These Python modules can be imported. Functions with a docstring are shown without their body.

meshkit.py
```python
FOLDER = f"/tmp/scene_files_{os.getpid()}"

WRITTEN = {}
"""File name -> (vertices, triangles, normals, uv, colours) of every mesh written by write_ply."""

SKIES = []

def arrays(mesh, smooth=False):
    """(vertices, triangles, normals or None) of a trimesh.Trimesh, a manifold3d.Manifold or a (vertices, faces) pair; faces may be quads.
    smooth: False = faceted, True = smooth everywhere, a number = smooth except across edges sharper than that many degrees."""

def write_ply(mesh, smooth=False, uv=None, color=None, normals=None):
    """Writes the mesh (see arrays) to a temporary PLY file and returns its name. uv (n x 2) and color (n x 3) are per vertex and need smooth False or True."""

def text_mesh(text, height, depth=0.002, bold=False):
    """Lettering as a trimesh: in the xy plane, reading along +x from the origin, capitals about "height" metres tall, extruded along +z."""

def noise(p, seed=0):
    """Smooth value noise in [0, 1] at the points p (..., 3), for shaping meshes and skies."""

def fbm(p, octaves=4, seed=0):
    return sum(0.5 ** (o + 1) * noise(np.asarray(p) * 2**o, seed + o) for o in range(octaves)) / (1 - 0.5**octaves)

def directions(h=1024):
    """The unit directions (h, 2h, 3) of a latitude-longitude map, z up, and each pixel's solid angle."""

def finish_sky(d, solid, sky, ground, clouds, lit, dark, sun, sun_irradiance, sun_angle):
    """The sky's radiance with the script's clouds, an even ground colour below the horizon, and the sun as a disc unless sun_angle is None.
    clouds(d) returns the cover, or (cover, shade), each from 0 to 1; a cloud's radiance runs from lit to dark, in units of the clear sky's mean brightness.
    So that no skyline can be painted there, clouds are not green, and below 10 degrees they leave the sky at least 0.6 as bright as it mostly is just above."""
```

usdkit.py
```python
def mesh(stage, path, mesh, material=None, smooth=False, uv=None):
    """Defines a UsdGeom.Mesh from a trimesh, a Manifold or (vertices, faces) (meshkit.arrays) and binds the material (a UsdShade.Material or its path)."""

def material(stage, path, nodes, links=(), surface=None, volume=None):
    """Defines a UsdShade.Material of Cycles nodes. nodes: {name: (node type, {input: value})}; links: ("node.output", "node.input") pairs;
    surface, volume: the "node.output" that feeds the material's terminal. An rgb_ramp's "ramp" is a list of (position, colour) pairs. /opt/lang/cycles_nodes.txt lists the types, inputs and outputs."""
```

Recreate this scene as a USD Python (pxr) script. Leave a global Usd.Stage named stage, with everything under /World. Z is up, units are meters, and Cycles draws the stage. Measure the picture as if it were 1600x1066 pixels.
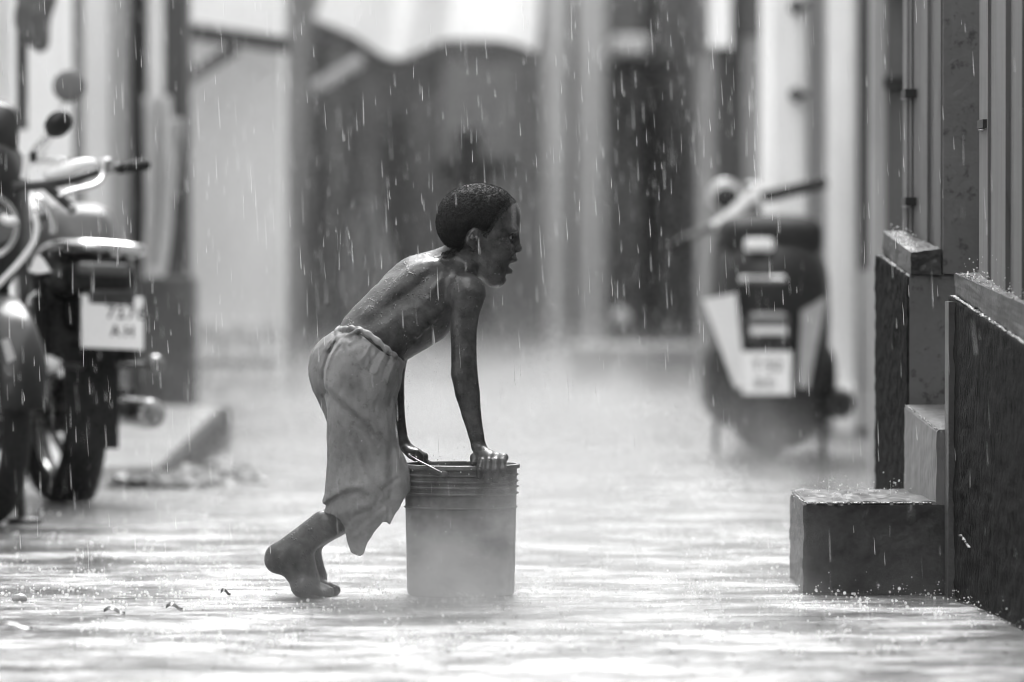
import math, random
import numpy as np, trimesh, usdkit, meshkit
from pxr import Usd, UsdGeom, UsdLux, UsdShade, Gf, Sdf as SdfT, Vt

stage = Usd.Stage.CreateInMemory()
UsdGeom.SetStageUpAxis(stage, 'Z')
World = UsdGeom.Xform.Define(stage, '/World')
stage.SetDefaultPrim(World.GetPrim())
rng = np.random.default_rng(7)
random.seed(7)

# ------------------------------------------------------------------ camera, sky, sun, exposure
EYE = 0.806                       # metres above the paving
FPX = 8889.0                      # 200 mm lens, in pixels of a 1600 px wide picture
PITCH = math.atan(183 / FPX)
YB = 12.28                        # distance of the boy
S = FPX / YB
cam = UsdGeom.Camera.Define(stage, '/World/camera')
cam.CreateFocalLengthAttr(200.0)
cam.CreateHorizontalApertureAttr(36.0)
cam.CreateVerticalApertureAttr(24.0)
cam.CreateFStopAttr(2.8)
cam.CreateFocusDistanceAttr(12.2)
cam.CreateClippingRangeAttr((0.1, 2000.0))
cam.CreateExposureAttr(1.75)
cam.AddTranslateOp().Set((0, 0, EYE))
cam.AddRotateXOp().Set(90 - math.degrees(PITCH))

SUN_EL, SUN_AZ = math.radians(52), math.radians(1)      # ahead of the camera: everything is lit from behind
dirv = (math.sin(SUN_AZ) * math.cos(SUN_EL), math.cos(SUN_AZ) * math.cos(SUN_EL), math.sin(SUN_EL))
sky_mat = usdkit.material(stage, '/World/Looks/sky_air', {
    'sky': ('sky_texture', {'sky_type': 'single_scattering', 'sun_disc': False, 'sun_elevation': SUN_EL, 'sun_rotation': SUN_AZ, 'aerosol_density': 3.0}),
    'bw': ('rgb_to_bw', {}),
    'tc': ('texture_coordinate', {}),
    'cl': ('noise_texture', {'scale': 2.2, 'detail': 5.0, 'roughness': 0.55}),
    'cr': ('rgb_ramp', {'ramp': [(0.3, (6.0, 6.0, 6.0)), (0.7, (8.6, 8.6, 8.6))]}),
    'mx': ('mix_color', {'fac': 0.85}),
    'bg': ('background_shader', {'strength': 0.15})},
    [('sky.color', 'bw.color'), ('tc.generated', 'cl.vector'), ('cl.fac', 'cr.fac'), ('bw.val', 'mx.a'), ('cr.color', 'mx.b'), ('mx.result', 'bg.color')], surface='bg.background')
sky = UsdLux.DomeLight.Define(stage, '/World/sky')
UsdShade.MaterialBindingAPI.Apply(sky.GetPrim()).Bind(sky_mat)
sky.GetPrim().SetCustomDataByKey('kind', 'structure')
sun = UsdLux.DistantLight.Define(stage, '/World/overcast_sun')
sun.CreateIntensityAttr(0.40)
sun.CreateAngleAttr(36.0)
sun.CreateNormalizeAttr(True)
sun.CreateColorAttr(Gf.Vec3f(1, 1, 1))
zax = np.array(dirv); xax = np.cross([0, 0, 1.0], zax); xax /= np.linalg.norm(xax); yax = np.cross(zax, xax)
sun.AddTransformOp().Set(Gf.Matrix4d(*xax, 0, *yax, 0, *zax, 0, 0, 0, 30, 1))


def at(px, py, Y):
    """The point at depth Y that the photograph shows at (px, py)."""
    x, u = (px - 800) / FPX, (533 - py) / FPX
    c, s = math.cos(PITCH), math.sin(PITCH)
    d = np.array([x, c + u * s, -s + u * c])
    return np.array([0, 0, EYE]) + d * (Y / d[1])


def X(px, Y): return (px - 800) / FPX * Y
def Zp(py, Y): return at(800, py, Y)[2]


# ------------------------------------------------------------------ materials (the photograph is black and white: every colour is a grey)
LOOKS = '/World/Looks/'
def grey(v): return (v, v, v)


def M(name, base, rough=0.6, var=0.25, scale=6.0, stretch=(1, 1, 1), bump=0.25, bscale=60.0, bdist=0.01, spec=0.5, coat=0.0, metal=0.0, detail=5.0, trans=0.0, rvar=0.0, space='position', spots=0.0):
    lo, hi = max(base * (1 - var), 0.004), min(base * (1 + var), 0.95)
    n = {'g': ('geometry', {}), 'mp': ('mapping', {'scale': stretch}),
         'n1': ('noise_texture', {'scale': scale, 'detail': detail, 'roughness': 0.6}),
         'r1': ('rgb_ramp', {'ramp': [(0.3, grey(lo)), (0.5, grey(base)), (0.72, grey(hi))]}),
         'n2': ('noise_texture', {'scale': bscale, 'detail': 3.0}),
         'b': ('bump', {'strength': bump, 'distance': bdist}),
         'p': ('principled_bsdf', {'roughness': rough, 'specular_ior_level': spec, 'coat_weight': coat, 'coat_roughness': 0.06, 'metallic': metal})}
    l = [('mp.vector', 'n1.vector'), ('mp.vector', 'n2.vector'), ('n1.fac', 'r1.fac'), ('n2.fac', 'b.height'), ('b.normal', 'p.normal')]
    if space == 'position':
        l.append(('g.position', 'mp.vector'))
    else:
        n['tc'] = ('texture_coordinate', {})
        l.append(('tc.object', 'mp.vector'))
    col = 'r1.color'
    if spots:
        n['v'] = ('noise_texture', {'scale': scale * 6, 'detail': 6.0, 'roughness': 0.7})
        n['vr'] = ('rgb_ramp', {'ramp': [(0.56, grey(1.0)), (0.66, grey(1 - spots))]})
        n['mm'] = ('mix_color', {'blend_type': 'multiply', 'fac': 1.0})
        l += [('mp.vector', 'v.vector'), ('v.fac', 'vr.fac'), (col, 'mm.a'), ('vr.color', 'mm.b')]
        col = 'mm.result'
    l.append((col, 'p.base_color'))
    if rvar:
        n['rr'] = ('map_range', {'from_min': 0.3, 'from_max': 0.7, 'to_min': max(rough - rvar, 0.02), 'to_max': rough + rvar, 'clamp': True})
        l += [('n1.fac', 'rr.value'), ('rr.result', 'p.roughness')]
    out = 'p.BSDF'
    if trans:
        n['t'] = ('translucent_bsdf', {})
        n['mc'] = ('mix_closure', {'fac': trans})
        l += [(col, 't.color'), ('p.BSDF', 'mc.closure1'), ('t.BSDF', 'mc.closure2')]
        out = 'mc.closure'
    return usdkit.material(stage, LOOKS + name, n, l, surface=out)


# ------------------------------------------------------------------ scene helpers
used = {}
def numbered(parent, name):
    k = used.get((parent, name), 0)
    used[(parent, name)] = k + 1
    return name if k == 0 else f'{name}_{k:03d}'


def pathof(o): return str(o.GetPath()) if o is not None else '/World'


def tag(o, label=None, cat=None, group=None, kind=None):
    p = o.GetPrim() if hasattr(o, 'GetPrim') else o
    for k, v in (('label', label), ('category', cat), ('group', group), ('kind', kind)):
        if v:
            p.SetCustomDataByKey(k, v)
    return p


def obj(name, mesh, mat, parent=None, smooth=30, label=None, cat=None, group=None, kind=None):
    """One Mesh prim: a top-level thing, or a part of PARENT. Vertices of a part are in the parent's frame."""
    pp = pathof(parent)
    m = usdkit.mesh(stage, f'{pp}/{numbered(pp, name)}', mesh, mat, smooth)
    return tag(m, label, cat, group, kind)


def thing(name, label, cat, loc=(0, 0, 0), rotz=0.0, group=None, kind=None):
    x = UsdGeom.Xform.Define(stage, '/World/' + numbered('/World', name))
    x.AddTranslateOp().Set(Gf.Vec3d(*map(float, loc)))
    if rotz:
        x.AddRotateZOp().Set(math.degrees(rotz))
    return tag(x, label, cat, group, kind)


def cat_(parts): return trimesh.util.concatenate(parts)


def box(x0, x1, y0, y1, z0, z1, bev=0.0):
    if bev <= 0:
        m = trimesh.creation.box([x1 - x0, y1 - y0, z1 - z0])
        m.apply_translation([(x0 + x1) / 2, (y0 + y1) / 2, (z0 + z1) / 2])
        return m
    c = np.array([(x0 + x1) / 2, (y0 + y1) / 2, (z0 + z1) / 2]); h = np.array([x1 - x0, y1 - y0, z1 - z0]) / 2
    bev = min(bev, h.min() * 0.9)
    pts = []
    for sx in (-1, 1):
        for sy in (-1, 1):
            for sz in (-1, 1):
                s = np.array([sx, sy, sz])
                for a in range(3):
                    e = h - bev; e[a] = h[a]
                    pts.append(c + s * e)
    return trimesh.convex.convex_hull(np.array(pts))


def hull(pts): return trimesh.convex.convex_hull(np.asarray(pts, float))


def prism(poly, y0, y1):
    """poly: (x, z) corners of a convex shape, extruded from y0 to y1."""
    return hull([(x, y, z) for x, z in poly for y in (y0, y1)])


def tube(points, r, sides=10, caps=True, spline=0):
    p = np.asarray(points, float)
    if spline:
        from scipy.interpolate import CubicSpline
        t = np.r_[0, np.cumsum(np.linalg.norm(np.diff(p, axis=0), axis=1))]
        q = np.linspace(0, t[-1], spline)
        p, r = CubicSpline(t, p)(q), (np.interp(q, t, r) if np.ndim(r) else r)
    n = len(p)
    r = np.broadcast_to(np.asarray(r, float), (n,))
    tg = np.gradient(p, axis=0); tg /= np.linalg.norm(tg, axis=1, keepdims=True) + 1e-12
    a = np.cross(tg[0], [0, 0, 1.0] if abs(tg[0][2]) < 0.9 else [1.0, 0, 0]); a /= np.linalg.norm(a)
    V = []
    for i in range(n):
        a = a - tg[i] * (a @ tg[i]); a /= np.linalg.norm(a)
        b = np.cross(tg[i], a)
        th = np.arange(sides) * 2 * np.pi / sides
        V.append(p[i] + r[i] * (np.cos(th)[:, None] * a + np.sin(th)[:, None] * b))
    V = np.vstack(V); F = []
    for i in range(n - 1):
        for j in range(sides):
            k = (j + 1) % sides
            F += [(i * sides + j, i * sides + k, (i + 1) * sides + k), (i * sides + j, (i + 1) * sides + k, (i + 1) * sides + j)]
    if caps:
        V = np.vstack([V, p[0], p[-1]])
        for j in range(sides):
            k = (j + 1) % sides
            F += [(n * sides, k, j), (n * sides + 1, (n - 1) * sides + j, (n - 1) * sides + k)]
    return trimesh.Trimesh(V, F, process=False)


def lathe(profile, seg=48, axis='z', at_=(0, 0, 0), closed=False):
    pr = np.asarray(profile, float); n = len(pr)
    th = np.arange(seg) * 2 * np.pi / seg
    V = np.stack([pr[:, None, 0] * np.cos(th), pr[:, None, 0] * np.sin(th), np.broadcast_to(pr[:, None, 1], (n, seg))], -1).reshape(-1, 3)
    F = []
    for i in range(n if closed else n - 1):
        i2 = (i + 1) % n
        for j in range(seg):
            k = (j + 1) % seg
            F += [(i * seg + j, i * seg + k, i2 * seg + k), (i * seg + j, i2 * seg + k, i2 * seg + j)]
    if axis == 'x': V = V[:, [2, 0, 1]]
    if axis == 'y': V = V[:, [1, 2, 0]]
    return trimesh.Trimesh(V + np.asarray(at_, float), F, process=False)


def ell(c, r, sub=3, R=None):
    m = trimesh.creation.icosphere(sub)
    v = m.vertices * np.asarray(r)
    if R is not None: v = v @ np.asarray(R).T
    m.vertices = v + np.asarray(c)
    return m


def torus(c, R, r, axis='x', seg=40, sides=10, flat=1.0):
    th = np.arange(sides) * 2 * np.pi / sides
    return lathe(np.stack([R + r * np.cos(th), r * flat * np.sin(th)], 1), seg, axis, c, closed=True)


def rot(mesh, ang, axis, about=(0, 0, 0)):
    m = mesh.copy(); m.apply_transform(trimesh.transformations.rotation_matrix(ang, axis, about)); return m


def moved(mesh, d):
    m = mesh.copy(); m.apply_translation(d); return m


# ------------------------------------------------------------------ signed-distance modelling for the body and its clothes
class Field:
    def __init__(s, lo, hi, h):
        s.lo, s.h = np.asarray(lo, float), float(h)
        s.n = np.ceil((np.asarray(hi, float) - s.lo) / h).astype(int) + 1
        s.f = np.full(s.n, 40.0, np.float32)
        s.ax = [(s.lo[i] + h * np.arange(s.n[i])).astype(np.float32) for i in range(3)]

    def win(s, lo, hi):
        a = np.clip(np.floor((np.asarray(lo) - s.lo) / s.h).astype(int), 0, s.n)
        b = np.clip(np.ceil((np.asarray(hi) - s.lo) / s.h).astype(int) + 1, 0, s.n)
        sl = tuple(slice(a[i], b[i]) for i in range(3))
        return sl, (s.ax[0][sl[0]][:, None, None], s.ax[1][sl[1]][None, :, None], s.ax[2][sl[2]][None, None, :])

    def put(s, fn, lo, hi, k, mode='add'):
        pad = k + 3 * s.h
        sl, (x, y, z) = s.win(np.asarray(lo) - pad, np.asarray(hi) + pad)
        if min(s.f[sl].shape) == 0: return
        d = fn(x, y, z).astype(np.float32); f = s.f[sl]
        if mode == 'add':
            h = np.maximum(k - np.abs(f - d), 0) / max(k, 1e-6)
            s.f[sl] = np.minimum(f, d) - h * h * k * 0.25
        else:
            h = np.maximum(k - np.abs(f + d), 0) / max(k, 1e-6)
            s.f[sl] = np.maximum(f, -d) + h * h * k * 0.25

    def cone(s, a, b, ra, rb, k=8, mode='add', flat=None):
        """A capsule of changing radius; flat = (direction, factor) squashes it along that direction."""
        a, b = np.asarray(a, float), np.asarray(b, float); ba = b - a; L = max(ba @ ba, 1e-9)
        r = max(ra, rb)
        def fn(x, y, z):
            px, py, pz = x - a[0], y - a[1], z - a[2]
            q = 1.0
            if flat is not None:
                n, q = np.asarray(flat[0], float) / np.linalg.norm(flat[0]), flat[1]
                t0 = np.clip((px * ba[0] + py * ba[1] + pz * ba[2]) / L, 0, 1)
                w = ((px - t0 * ba[0]) * n[0] + (py - t0 * ba[1]) * n[1] + (pz - t0 * ba[2]) * n[2]) * (q - 1)
                px, py, pz = px + w * n[0], py + w * n[1], pz + w * n[2]
            t = np.clip((px * ba[0] + py * ba[1] + pz * ba[2]) / L, 0, 1)
            return np.sqrt((px - t * ba[0]) ** 2 + (py - t * ba[1]) ** 2 + (pz - t * ba[2]) ** 2) - (ra + (rb - ra) * t)
        s.put(fn, np.minimum(a, b) - r, np.maximum(a, b) + r, k, mode)

    def chain(s, pts, k=8, mode='add', flat=None):
        """pts: (x, y, z, r): one limb through all the points, blended into what is there."""
        P = np.asarray(pts, float); r = P[:, 3].max()
        def fn(x, y, z):
            best = None
            for p, q in zip(P[:-1], P[1:]):
                ba = q[:3] - p[:3]; L = max(ba @ ba, 1e-9)
                u = [x - p[0], y - p[1], z - p[2]]
                t = np.clip((u[0] * ba[0] + u[1] * ba[1] + u[2] * ba[2]) / L, 0, 1)
                w = [u[i] - t * ba[i] for i in range(3)]
                if flat is not None:
                    n = np.asarray(flat[0], float) / np.linalg.norm(flat[0]); g = (w[0] * n[0] + w[1] * n[1] + w[2] * n[2]) * (flat[1] - 1)
                    w = [w[i] + g * n[i] for i in range(3)]
                d = np.sqrt(w[0] ** 2 + w[1] ** 2 + w[2] ** 2) - (p[3] + (q[3] - p[3]) * t)
                best = d if best is None else np.minimum(best, d) - np.maximum(3 - np.abs(best - d), 0) ** 2 / 24
            return best
        s.put(fn, P[:, :3].min(0) - r, P[:, :3].max(0) + r, k, mode)

    def ell(s, c, r, R=None, k=8, mode='add'):
        c, r = np.asarray(c, float), np.asarray(r, float)
        R = np.eye(3) if R is None else np.asarray(R, float)      # rows: local axes
        e = np.sqrt(((R * r[:, None]) ** 2).sum(0))
        def fn(x, y, z):
            px, py, pz = x - c[0], y - c[1], z - c[2]
            u = [px * R[i][0] + py * R[i][1] + pz * R[i][2] for i in range(3)]
            k0 = np.sqrt(sum((u[i] / r[i]) ** 2 for i in range(3)))
            k1 = np.sqrt(sum((u[i] / r[i] ** 2) ** 2 for i in range(3))) + 1e-6
            return np.where(k0 < 1e-3, -r.min(), k0 * (k0 - 1) / k1)
        s.put(fn, c - e, c + e, k, mode)

    def mesh(s):
        """Surface nets."""
        f = s.f; ins = f < 0
        I = [slice(None, -1), slice(1, None)]
        cnt = np.zeros(np.array(f.shape) - 1, np.int8)
        for a in (0, 1):
            for b in (0, 1):
                for c in (0, 1):
                    cnt += ins[I[a], I[b], I[c]]
        act = (cnt > 0) & (cnt < 8)
        idx = np.argwhere(act)
        num = np.full(act.shape, -1, np.int32); num[act] = np.arange(len(idx))
        acc, n = np.zeros((len(idx), 3)), np.zeros(len(idx))
        corner = {(a, b, c): f[idx[:, 0] + a, idx[:, 1] + b, idx[:, 2] + c] for a in (0, 1) for b in (0, 1) for c in (0, 1)}
        for ax in range(3):
            for u in (0, 1):
                for w in (0, 1):
                    p = [u, w]; p.insert(ax, 0); q = list(p); q[ax] = 1
                    fa, fb = corner[tuple(p)], corner[tuple(q)]
                    m = (fa < 0) != (fb < 0)
                    t = fa[m] / (fa[m] - fb[m])
                    v = np.tile(np.array(p, float), (m.sum(), 1)); v[:, ax] = t
                    acc[m] += v; n[m] += 1
        V = s.lo + s.h * (idx + acc / n[:, None])
        F = []
        for ax in range(3):
            o = [i for i in range(3) if i != ax]
            sa = [slice(None)] * 3; sb = [slice(None)] * 3
            sa[ax], sb[ax] = slice(None, -1), slice(1, None)
            for i in o:
                sa[i] = sb[i] = slice(1, -1)
            A, B = ins[tuple(sa)], ins[tuple(sb)]
            for flip, mask in ((False, A & ~B), (True, B & ~A)):
                e = np.argwhere(mask)
                for i in o: e[:, i] += 1
                def cell(du, dv):
                    c = e.copy(); c[:, o[0]] -= du; c[:, o[1]] -= dv
                    return num[c[:, 0], c[:, 1], c[:, 2]]
                q = np.stack([cell(1, 1), cell(0, 1), cell(0, 0), cell(1, 0)], 1)
                if (ax == 1) != flip: q = q[:, ::-1]
                F.append(q)
        F = np.vstack(F); F = F[(F >= 0).all(1)]
        return V, np.vstack([F[:, [0, 1, 2]], F[:, [0, 2, 3]]])
HAZE, MIST, MISTH = 0.0006, 2.1, 0.42
# ------------------------------------------------------------------ the ground: wet paving blocks, bare ground beyond, water standing between
paver_ms = [M(f'wet_paver_{i}', b, rough=0.38, var=0.25, scale=7, bump=0.9, bscale=70, bdist=0.006, coat=0.35, rvar=0.14, stretch=(1, 1, 1)) for i, b in enumerate((0.24, 0.27, 0.22))]
ground_m = M('wet_ground', 0.24, rough=0.35, var=0.3, scale=3, bump=0.4, bscale=40, coat=0.6, rvar=0.15)
G = np.array([[-60, -30, -0.03], [60, -30, -0.03], [60, 140, -0.03], [-60, 140, -0.03]], float)
obj('ground', (G, np.array([[0, 1, 2], [0, 2, 3]])), ground_m, smooth=False, kind='structure')
pave = UsdGeom.Xform.Define(stage, '/World/pavement'); tag(pave, kind='structure')


def paver(x0, x1, y0, y1, z, tx, ty):
    g, c = 0.0012, 0.004
    x0, x1, y0, y1 = x0 + g, x1 - g, y0 + g, y1 - g
    o = [(x0, y0), (x1, y0), (x1, y1), (x0, y1)]
    i = [(x0 + c, y0 + c), (x1 - c, y0 + c), (x1 - c, y1 - c), (x0 + c, y1 - c)]
    cx, cy = (x0 + x1) / 2, (y0 + y1) / 2
    h = lambda p, d: z - d + tx * (p[0] - cx) + ty * (p[1] - cy)
    V = [(*p, -0.028) for p in o] + [(*p, h(p, 0.004)) for p in o] + [(*p, h(p, 0)) for p in i]
    F = [(8, 9, 10, 11)]
    for k in range(4):
        n = (k + 1) % 4
        F += [(k, n, 4 + n, 4 + k), (4 + k, 4 + n, 8 + n, 8 + k)]
    return np.array(V, float), np.array(F)


spots = []
PW, PL = 0.21, 0.104
row = 0
y = 9.2
while y < 21.0:
    for c in range(16):
        x0 = -2.0 + c * PW + (0.5 * PW if row % 2 else 0.0) + 0.012 * math.sin(row * 1.7)
        spots.append((x0, x0 + PW, y, y + PL))
    y += PL; row += 1
vis = []
for s_ in spots:
    cx, cy = (s_[0] + s_[1]) / 2, (s_[2] + s_[3]) / 2
    px = 800 + cx / cy * FPX
    vis.append(cy if (-40 < px < 1640 and cy > 10.0 and cx < 0.95 - 0.065 * (cy - 12.35)) else 99 + cy)
order = np.argsort(vis)
rp = np.random.default_rng(21)
rest = []
for n_, k in enumerate(order):
    s_ = spots[k]
    cx, cy = (s_[0] + s_[1]) / 2, (s_[2] + s_[3]) / 2
    z = (meshkit.fbm(np.array([[cx * 0.9, cy * 0.45, 0.0]]), 3, 4)[0] - 0.5) * 0.0175 + rp.normal(0, 0.0006)
    m_ = paver(*s_, z, rp.normal(0, 0.0016), rp.normal(0, 0.0013))
    if n_ < 300:
        obj('paver', m_, paver_ms[int(rp.integers(3))], pave, smooth=False)
    else:
        rest.append(m_)
nv = 0; VV, FF = [], []
for v, f in rest:
    VV.append(v); FF.append(f + nv); nv += len(v)
obj('paver_field', (np.vstack(VV), np.vstack(FF)), paver_ms[0], pave, smooth=False, kind='stuff')

water_m = usdkit.material(stage, LOOKS + 'rain_water', {
    'g': ('geometry', {}), 'v': ('voronoi_texture', {'scale': 26.0, 'feature': 'smooth_f1', 'smoothness': 0.4}), 'w': ('math', {'math_type': 'multiply', 'value2': 42.0}), 's': ('math', {'math_type': 'sine'}),
    'fo': ('map_range', {'from_min': 0.05, 'from_max': 0.6, 'to_min': 1.0, 'to_max': 0.0, 'clamp': True}), 'm': ('math', {'math_type': 'multiply'}),
    'n': ('noise_texture', {'scale': 38.0, 'detail': 6.0, 'roughness': 0.75}), 'a': ('math', {'math_type': 'multiply_add', 'value2': 0.16}),
    'b': ('bump', {'strength': 0.8, 'distance': 0.004}), 'fr': ('fresnel', {'IOR': 1.33}), 't': ('transparent_bsdf', {'color': grey(0.96)}),
    'gl': ('glossy_bsdf', {'color': grey(0.65)}), 'mx': ('mix_closure', {}),
    'pm': ('mapping', {'scale': (0.8, 1.1, 1.0)}), 'pn': ('noise_texture', {'scale': 3.4, 'detail': 8.0, 'roughness': 0.74}), 'ps': ('map_range', {'from_min': 0.38, 'from_max': 0.60, 'to_min': 0.36, 'to_max': 0.92, 'clamp': True}), 'pr': ('map_range', {'from_min': 0.38, 'from_max': 0.60, 'to_min': 0.11, 'to_max': 0.27, 'clamp': True})},
    [('g.position', 'pm.vector'), ('pm.vector', 'pn.vector'), ('pn.fac', 'ps.value'), ('pn.fac', 'pr.value'), ('ps.result', 'b.strength'), ('pr.result', 'gl.roughness'), ('g.position', 'v.vector'), ('v.distance', 'w.value1'), ('w.value', 's.value1'), ('v.distance', 'fo.value'), ('s.value', 'm.value1'), ('fo.result', 'm.value2'), ('g.position', 'n.vector'),
     ('m.value', 'a.value1'), ('n.fac', 'a.value3'), ('a.value', 'b.height'), ('b.normal', 'gl.normal'), ('fr.fac', 'mx.fac'), ('t.BSDF', 'mx.closure1'), ('gl.BSDF', 'mx.closure2')], surface='mx.closure')
W_ = np.array([[-1.9, 9.0, 0.0036], [1.6, 9.0, 0.0036], [1.6, 40, 0.0036], [-1.9, 40, 0.0036]], float)
obj('standing_water', (W_, np.array([[0, 1, 2], [0, 2, 3]])), water_m, smooth=False, kind='structure')

# ------------------------------------------------------------------ right: the dark house with its plinths and door steps
plinth_m = M('tarred_render', 0.014, rough=0.75, var=0.9, scale=55, stretch=(1, 1, 0.3), bump=1.0, bscale=110, bdist=0.012, spec=0.06)
wood_m = M('grey_painted_wood', 0.075, rough=0.55, var=0.35, scale=9, stretch=(1, 1, 0.12), bump=0.35, bscale=40, bdist=0.004, spots=0.45)
wood_l = M('pale_grey_wood', 0.095, rough=0.55, var=0.35, scale=9, stretch=(1, 1, 0.12), bump=0.35, bscale=40, bdist=0.004, spots=0.4)
wood_d = M('dark_grey_wood', 0.045, rough=0.5, var=0.25, scale=9, stretch=(1, 1, 0.12), bump=0.35, bscale=40, bdist=0.004, spots=0.4)
jamb_m = M('cracked_grey_paint', 0.115, rough=0.55, var=0.22, scale=5, bump=0.5, bscale=60, bdist=0.004, spots=0.6)
step_m = M('step_concrete', 0.030, rough=0.5, var=0.7, scale=14, bump=0.55, bscale=90, bdist=0.004, spots=0.35, coat=0.25, spec=0.3)
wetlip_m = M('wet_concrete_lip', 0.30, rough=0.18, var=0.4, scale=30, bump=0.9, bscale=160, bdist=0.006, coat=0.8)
hole_m = M('hole_dark', 0.012, rough=0.9, var=0.1, bump=0)


def wx(Y): return 0.945 - 0.065 * (Y - 12.35)


def rough_block(pts, n, amp, seed, sc=22.0):
    """A convex block with a hacked, uneven surface."""
    m = hull(pts)
    for _ in range(n): m = m.subdivide()
    v = m.vertices
    nrm = m.vertex_normals
    m.vertices = v + nrm * ((meshkit.fbm(v * sc, 3, seed) - 0.5) * 2 * amp)[:, None]
    return m


house = thing('timber_house', 'dark timber-fronted house with tarred plinth and sloping ledges beside the concrete steps', 'house')
F1, F0 = 13.57, 13.0
back = 0.26
obj('plinth', rough_block([(wx(Y) + d, Y, z) for Y, zt in ((F0, 0.686), (F1, 0.733)) for d in (0, back) for z in (0.0, zt)], 6, 0.006, 3, 46), plinth_m, house, smooth=True)
N0, N1 = 12.34, 9.0
zt = lambda Y: 0.647 - (12.3 - Y) * 0.0804
obj('plinth', rough_block([(wx(Y) + d, Y, z) for Y in (N0, N1) for d in (0, 0.4) for z in (-0.02, zt(Y))], 6, 0.007, 8, 30), plinth_m, house, smooth=True)
obj('plinth_corner', hull([(wx(N0) - 0.006 + d, Y, z) for Y in (N0 + 0.004, N0 - 0.10) for d in (0, 0.03) for z in (0.0, zt(N0) - 0.012)]), M('smooth_dark_render', 0.055, rough=0.45, bump=0.3), house, smooth=False)
# ledges, tilted towards the lane
obj('ledge', rough_block([(0.885, F1, 0.735), (0.930, F1, 0.735), (0.885, F1, 0.788), (0.930, F1, 0.791), (0.910, F0 - 0.012, 0.690), (0.980, F0 - 0.012, 0.690), (0.910, F0 - 0.012, 0.741), (0.980, F0 - 0.012, 0.748)], 5, 0.0055, 5, 40), step_m, house, smooth=30)
ct = lambda Y: 0.697 - (12.3 - Y) * 0.055
obj('ledge', rough_block([(wx(Y) + 0.013 + d, Y, z + (0.006 if d and z > zt(Y) + 0.01 else 0)) for Y in (N0 - 0.02, N1) for d in (0, 0.14) for z in (zt(Y) + 0.002, ct(Y))], 6, 0.0065, 6, 40), step_m, house, smooth=30)
# crumbs of wet mortar along the lips that catch the light
rl = np.random.default_rng(5)
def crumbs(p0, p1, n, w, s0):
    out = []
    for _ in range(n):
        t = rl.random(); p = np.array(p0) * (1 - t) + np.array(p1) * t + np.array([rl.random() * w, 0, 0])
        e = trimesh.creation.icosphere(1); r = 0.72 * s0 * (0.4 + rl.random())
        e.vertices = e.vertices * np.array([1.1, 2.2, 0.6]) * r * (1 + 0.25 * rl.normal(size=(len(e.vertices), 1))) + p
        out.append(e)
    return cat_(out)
obj('wet_mortar', cat_([crumbs((wx(N0) + 0.004, N0 - .03, zt(N0) + .001), (wx(11.0) + 0.004, 11.0, zt(11.0) + .001), 330, 0.008, 0.0030), crumbs((wx(N0) + 0.016, N0 - .03, ct(N0)), (wx(11.0) + 0.016, 11.0, ct(11.0)), 420, 0.05, 0.0028)]), wetlip_m, house, smooth=True, kind='stuff')
obj('wet_mortar', cat_([crumbs((wx(F0) + 0.003, F0, 0.687), (wx(F1) + 0.003, F1, 0.734), 90, 0.010, 0.0032), crumbs((0.912, F0, 0.744), (0.888, F1, 0.789), 160, 0.045, 0.0022)]), wetlip_m, house, smooth=True, kind='stuff')


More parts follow.
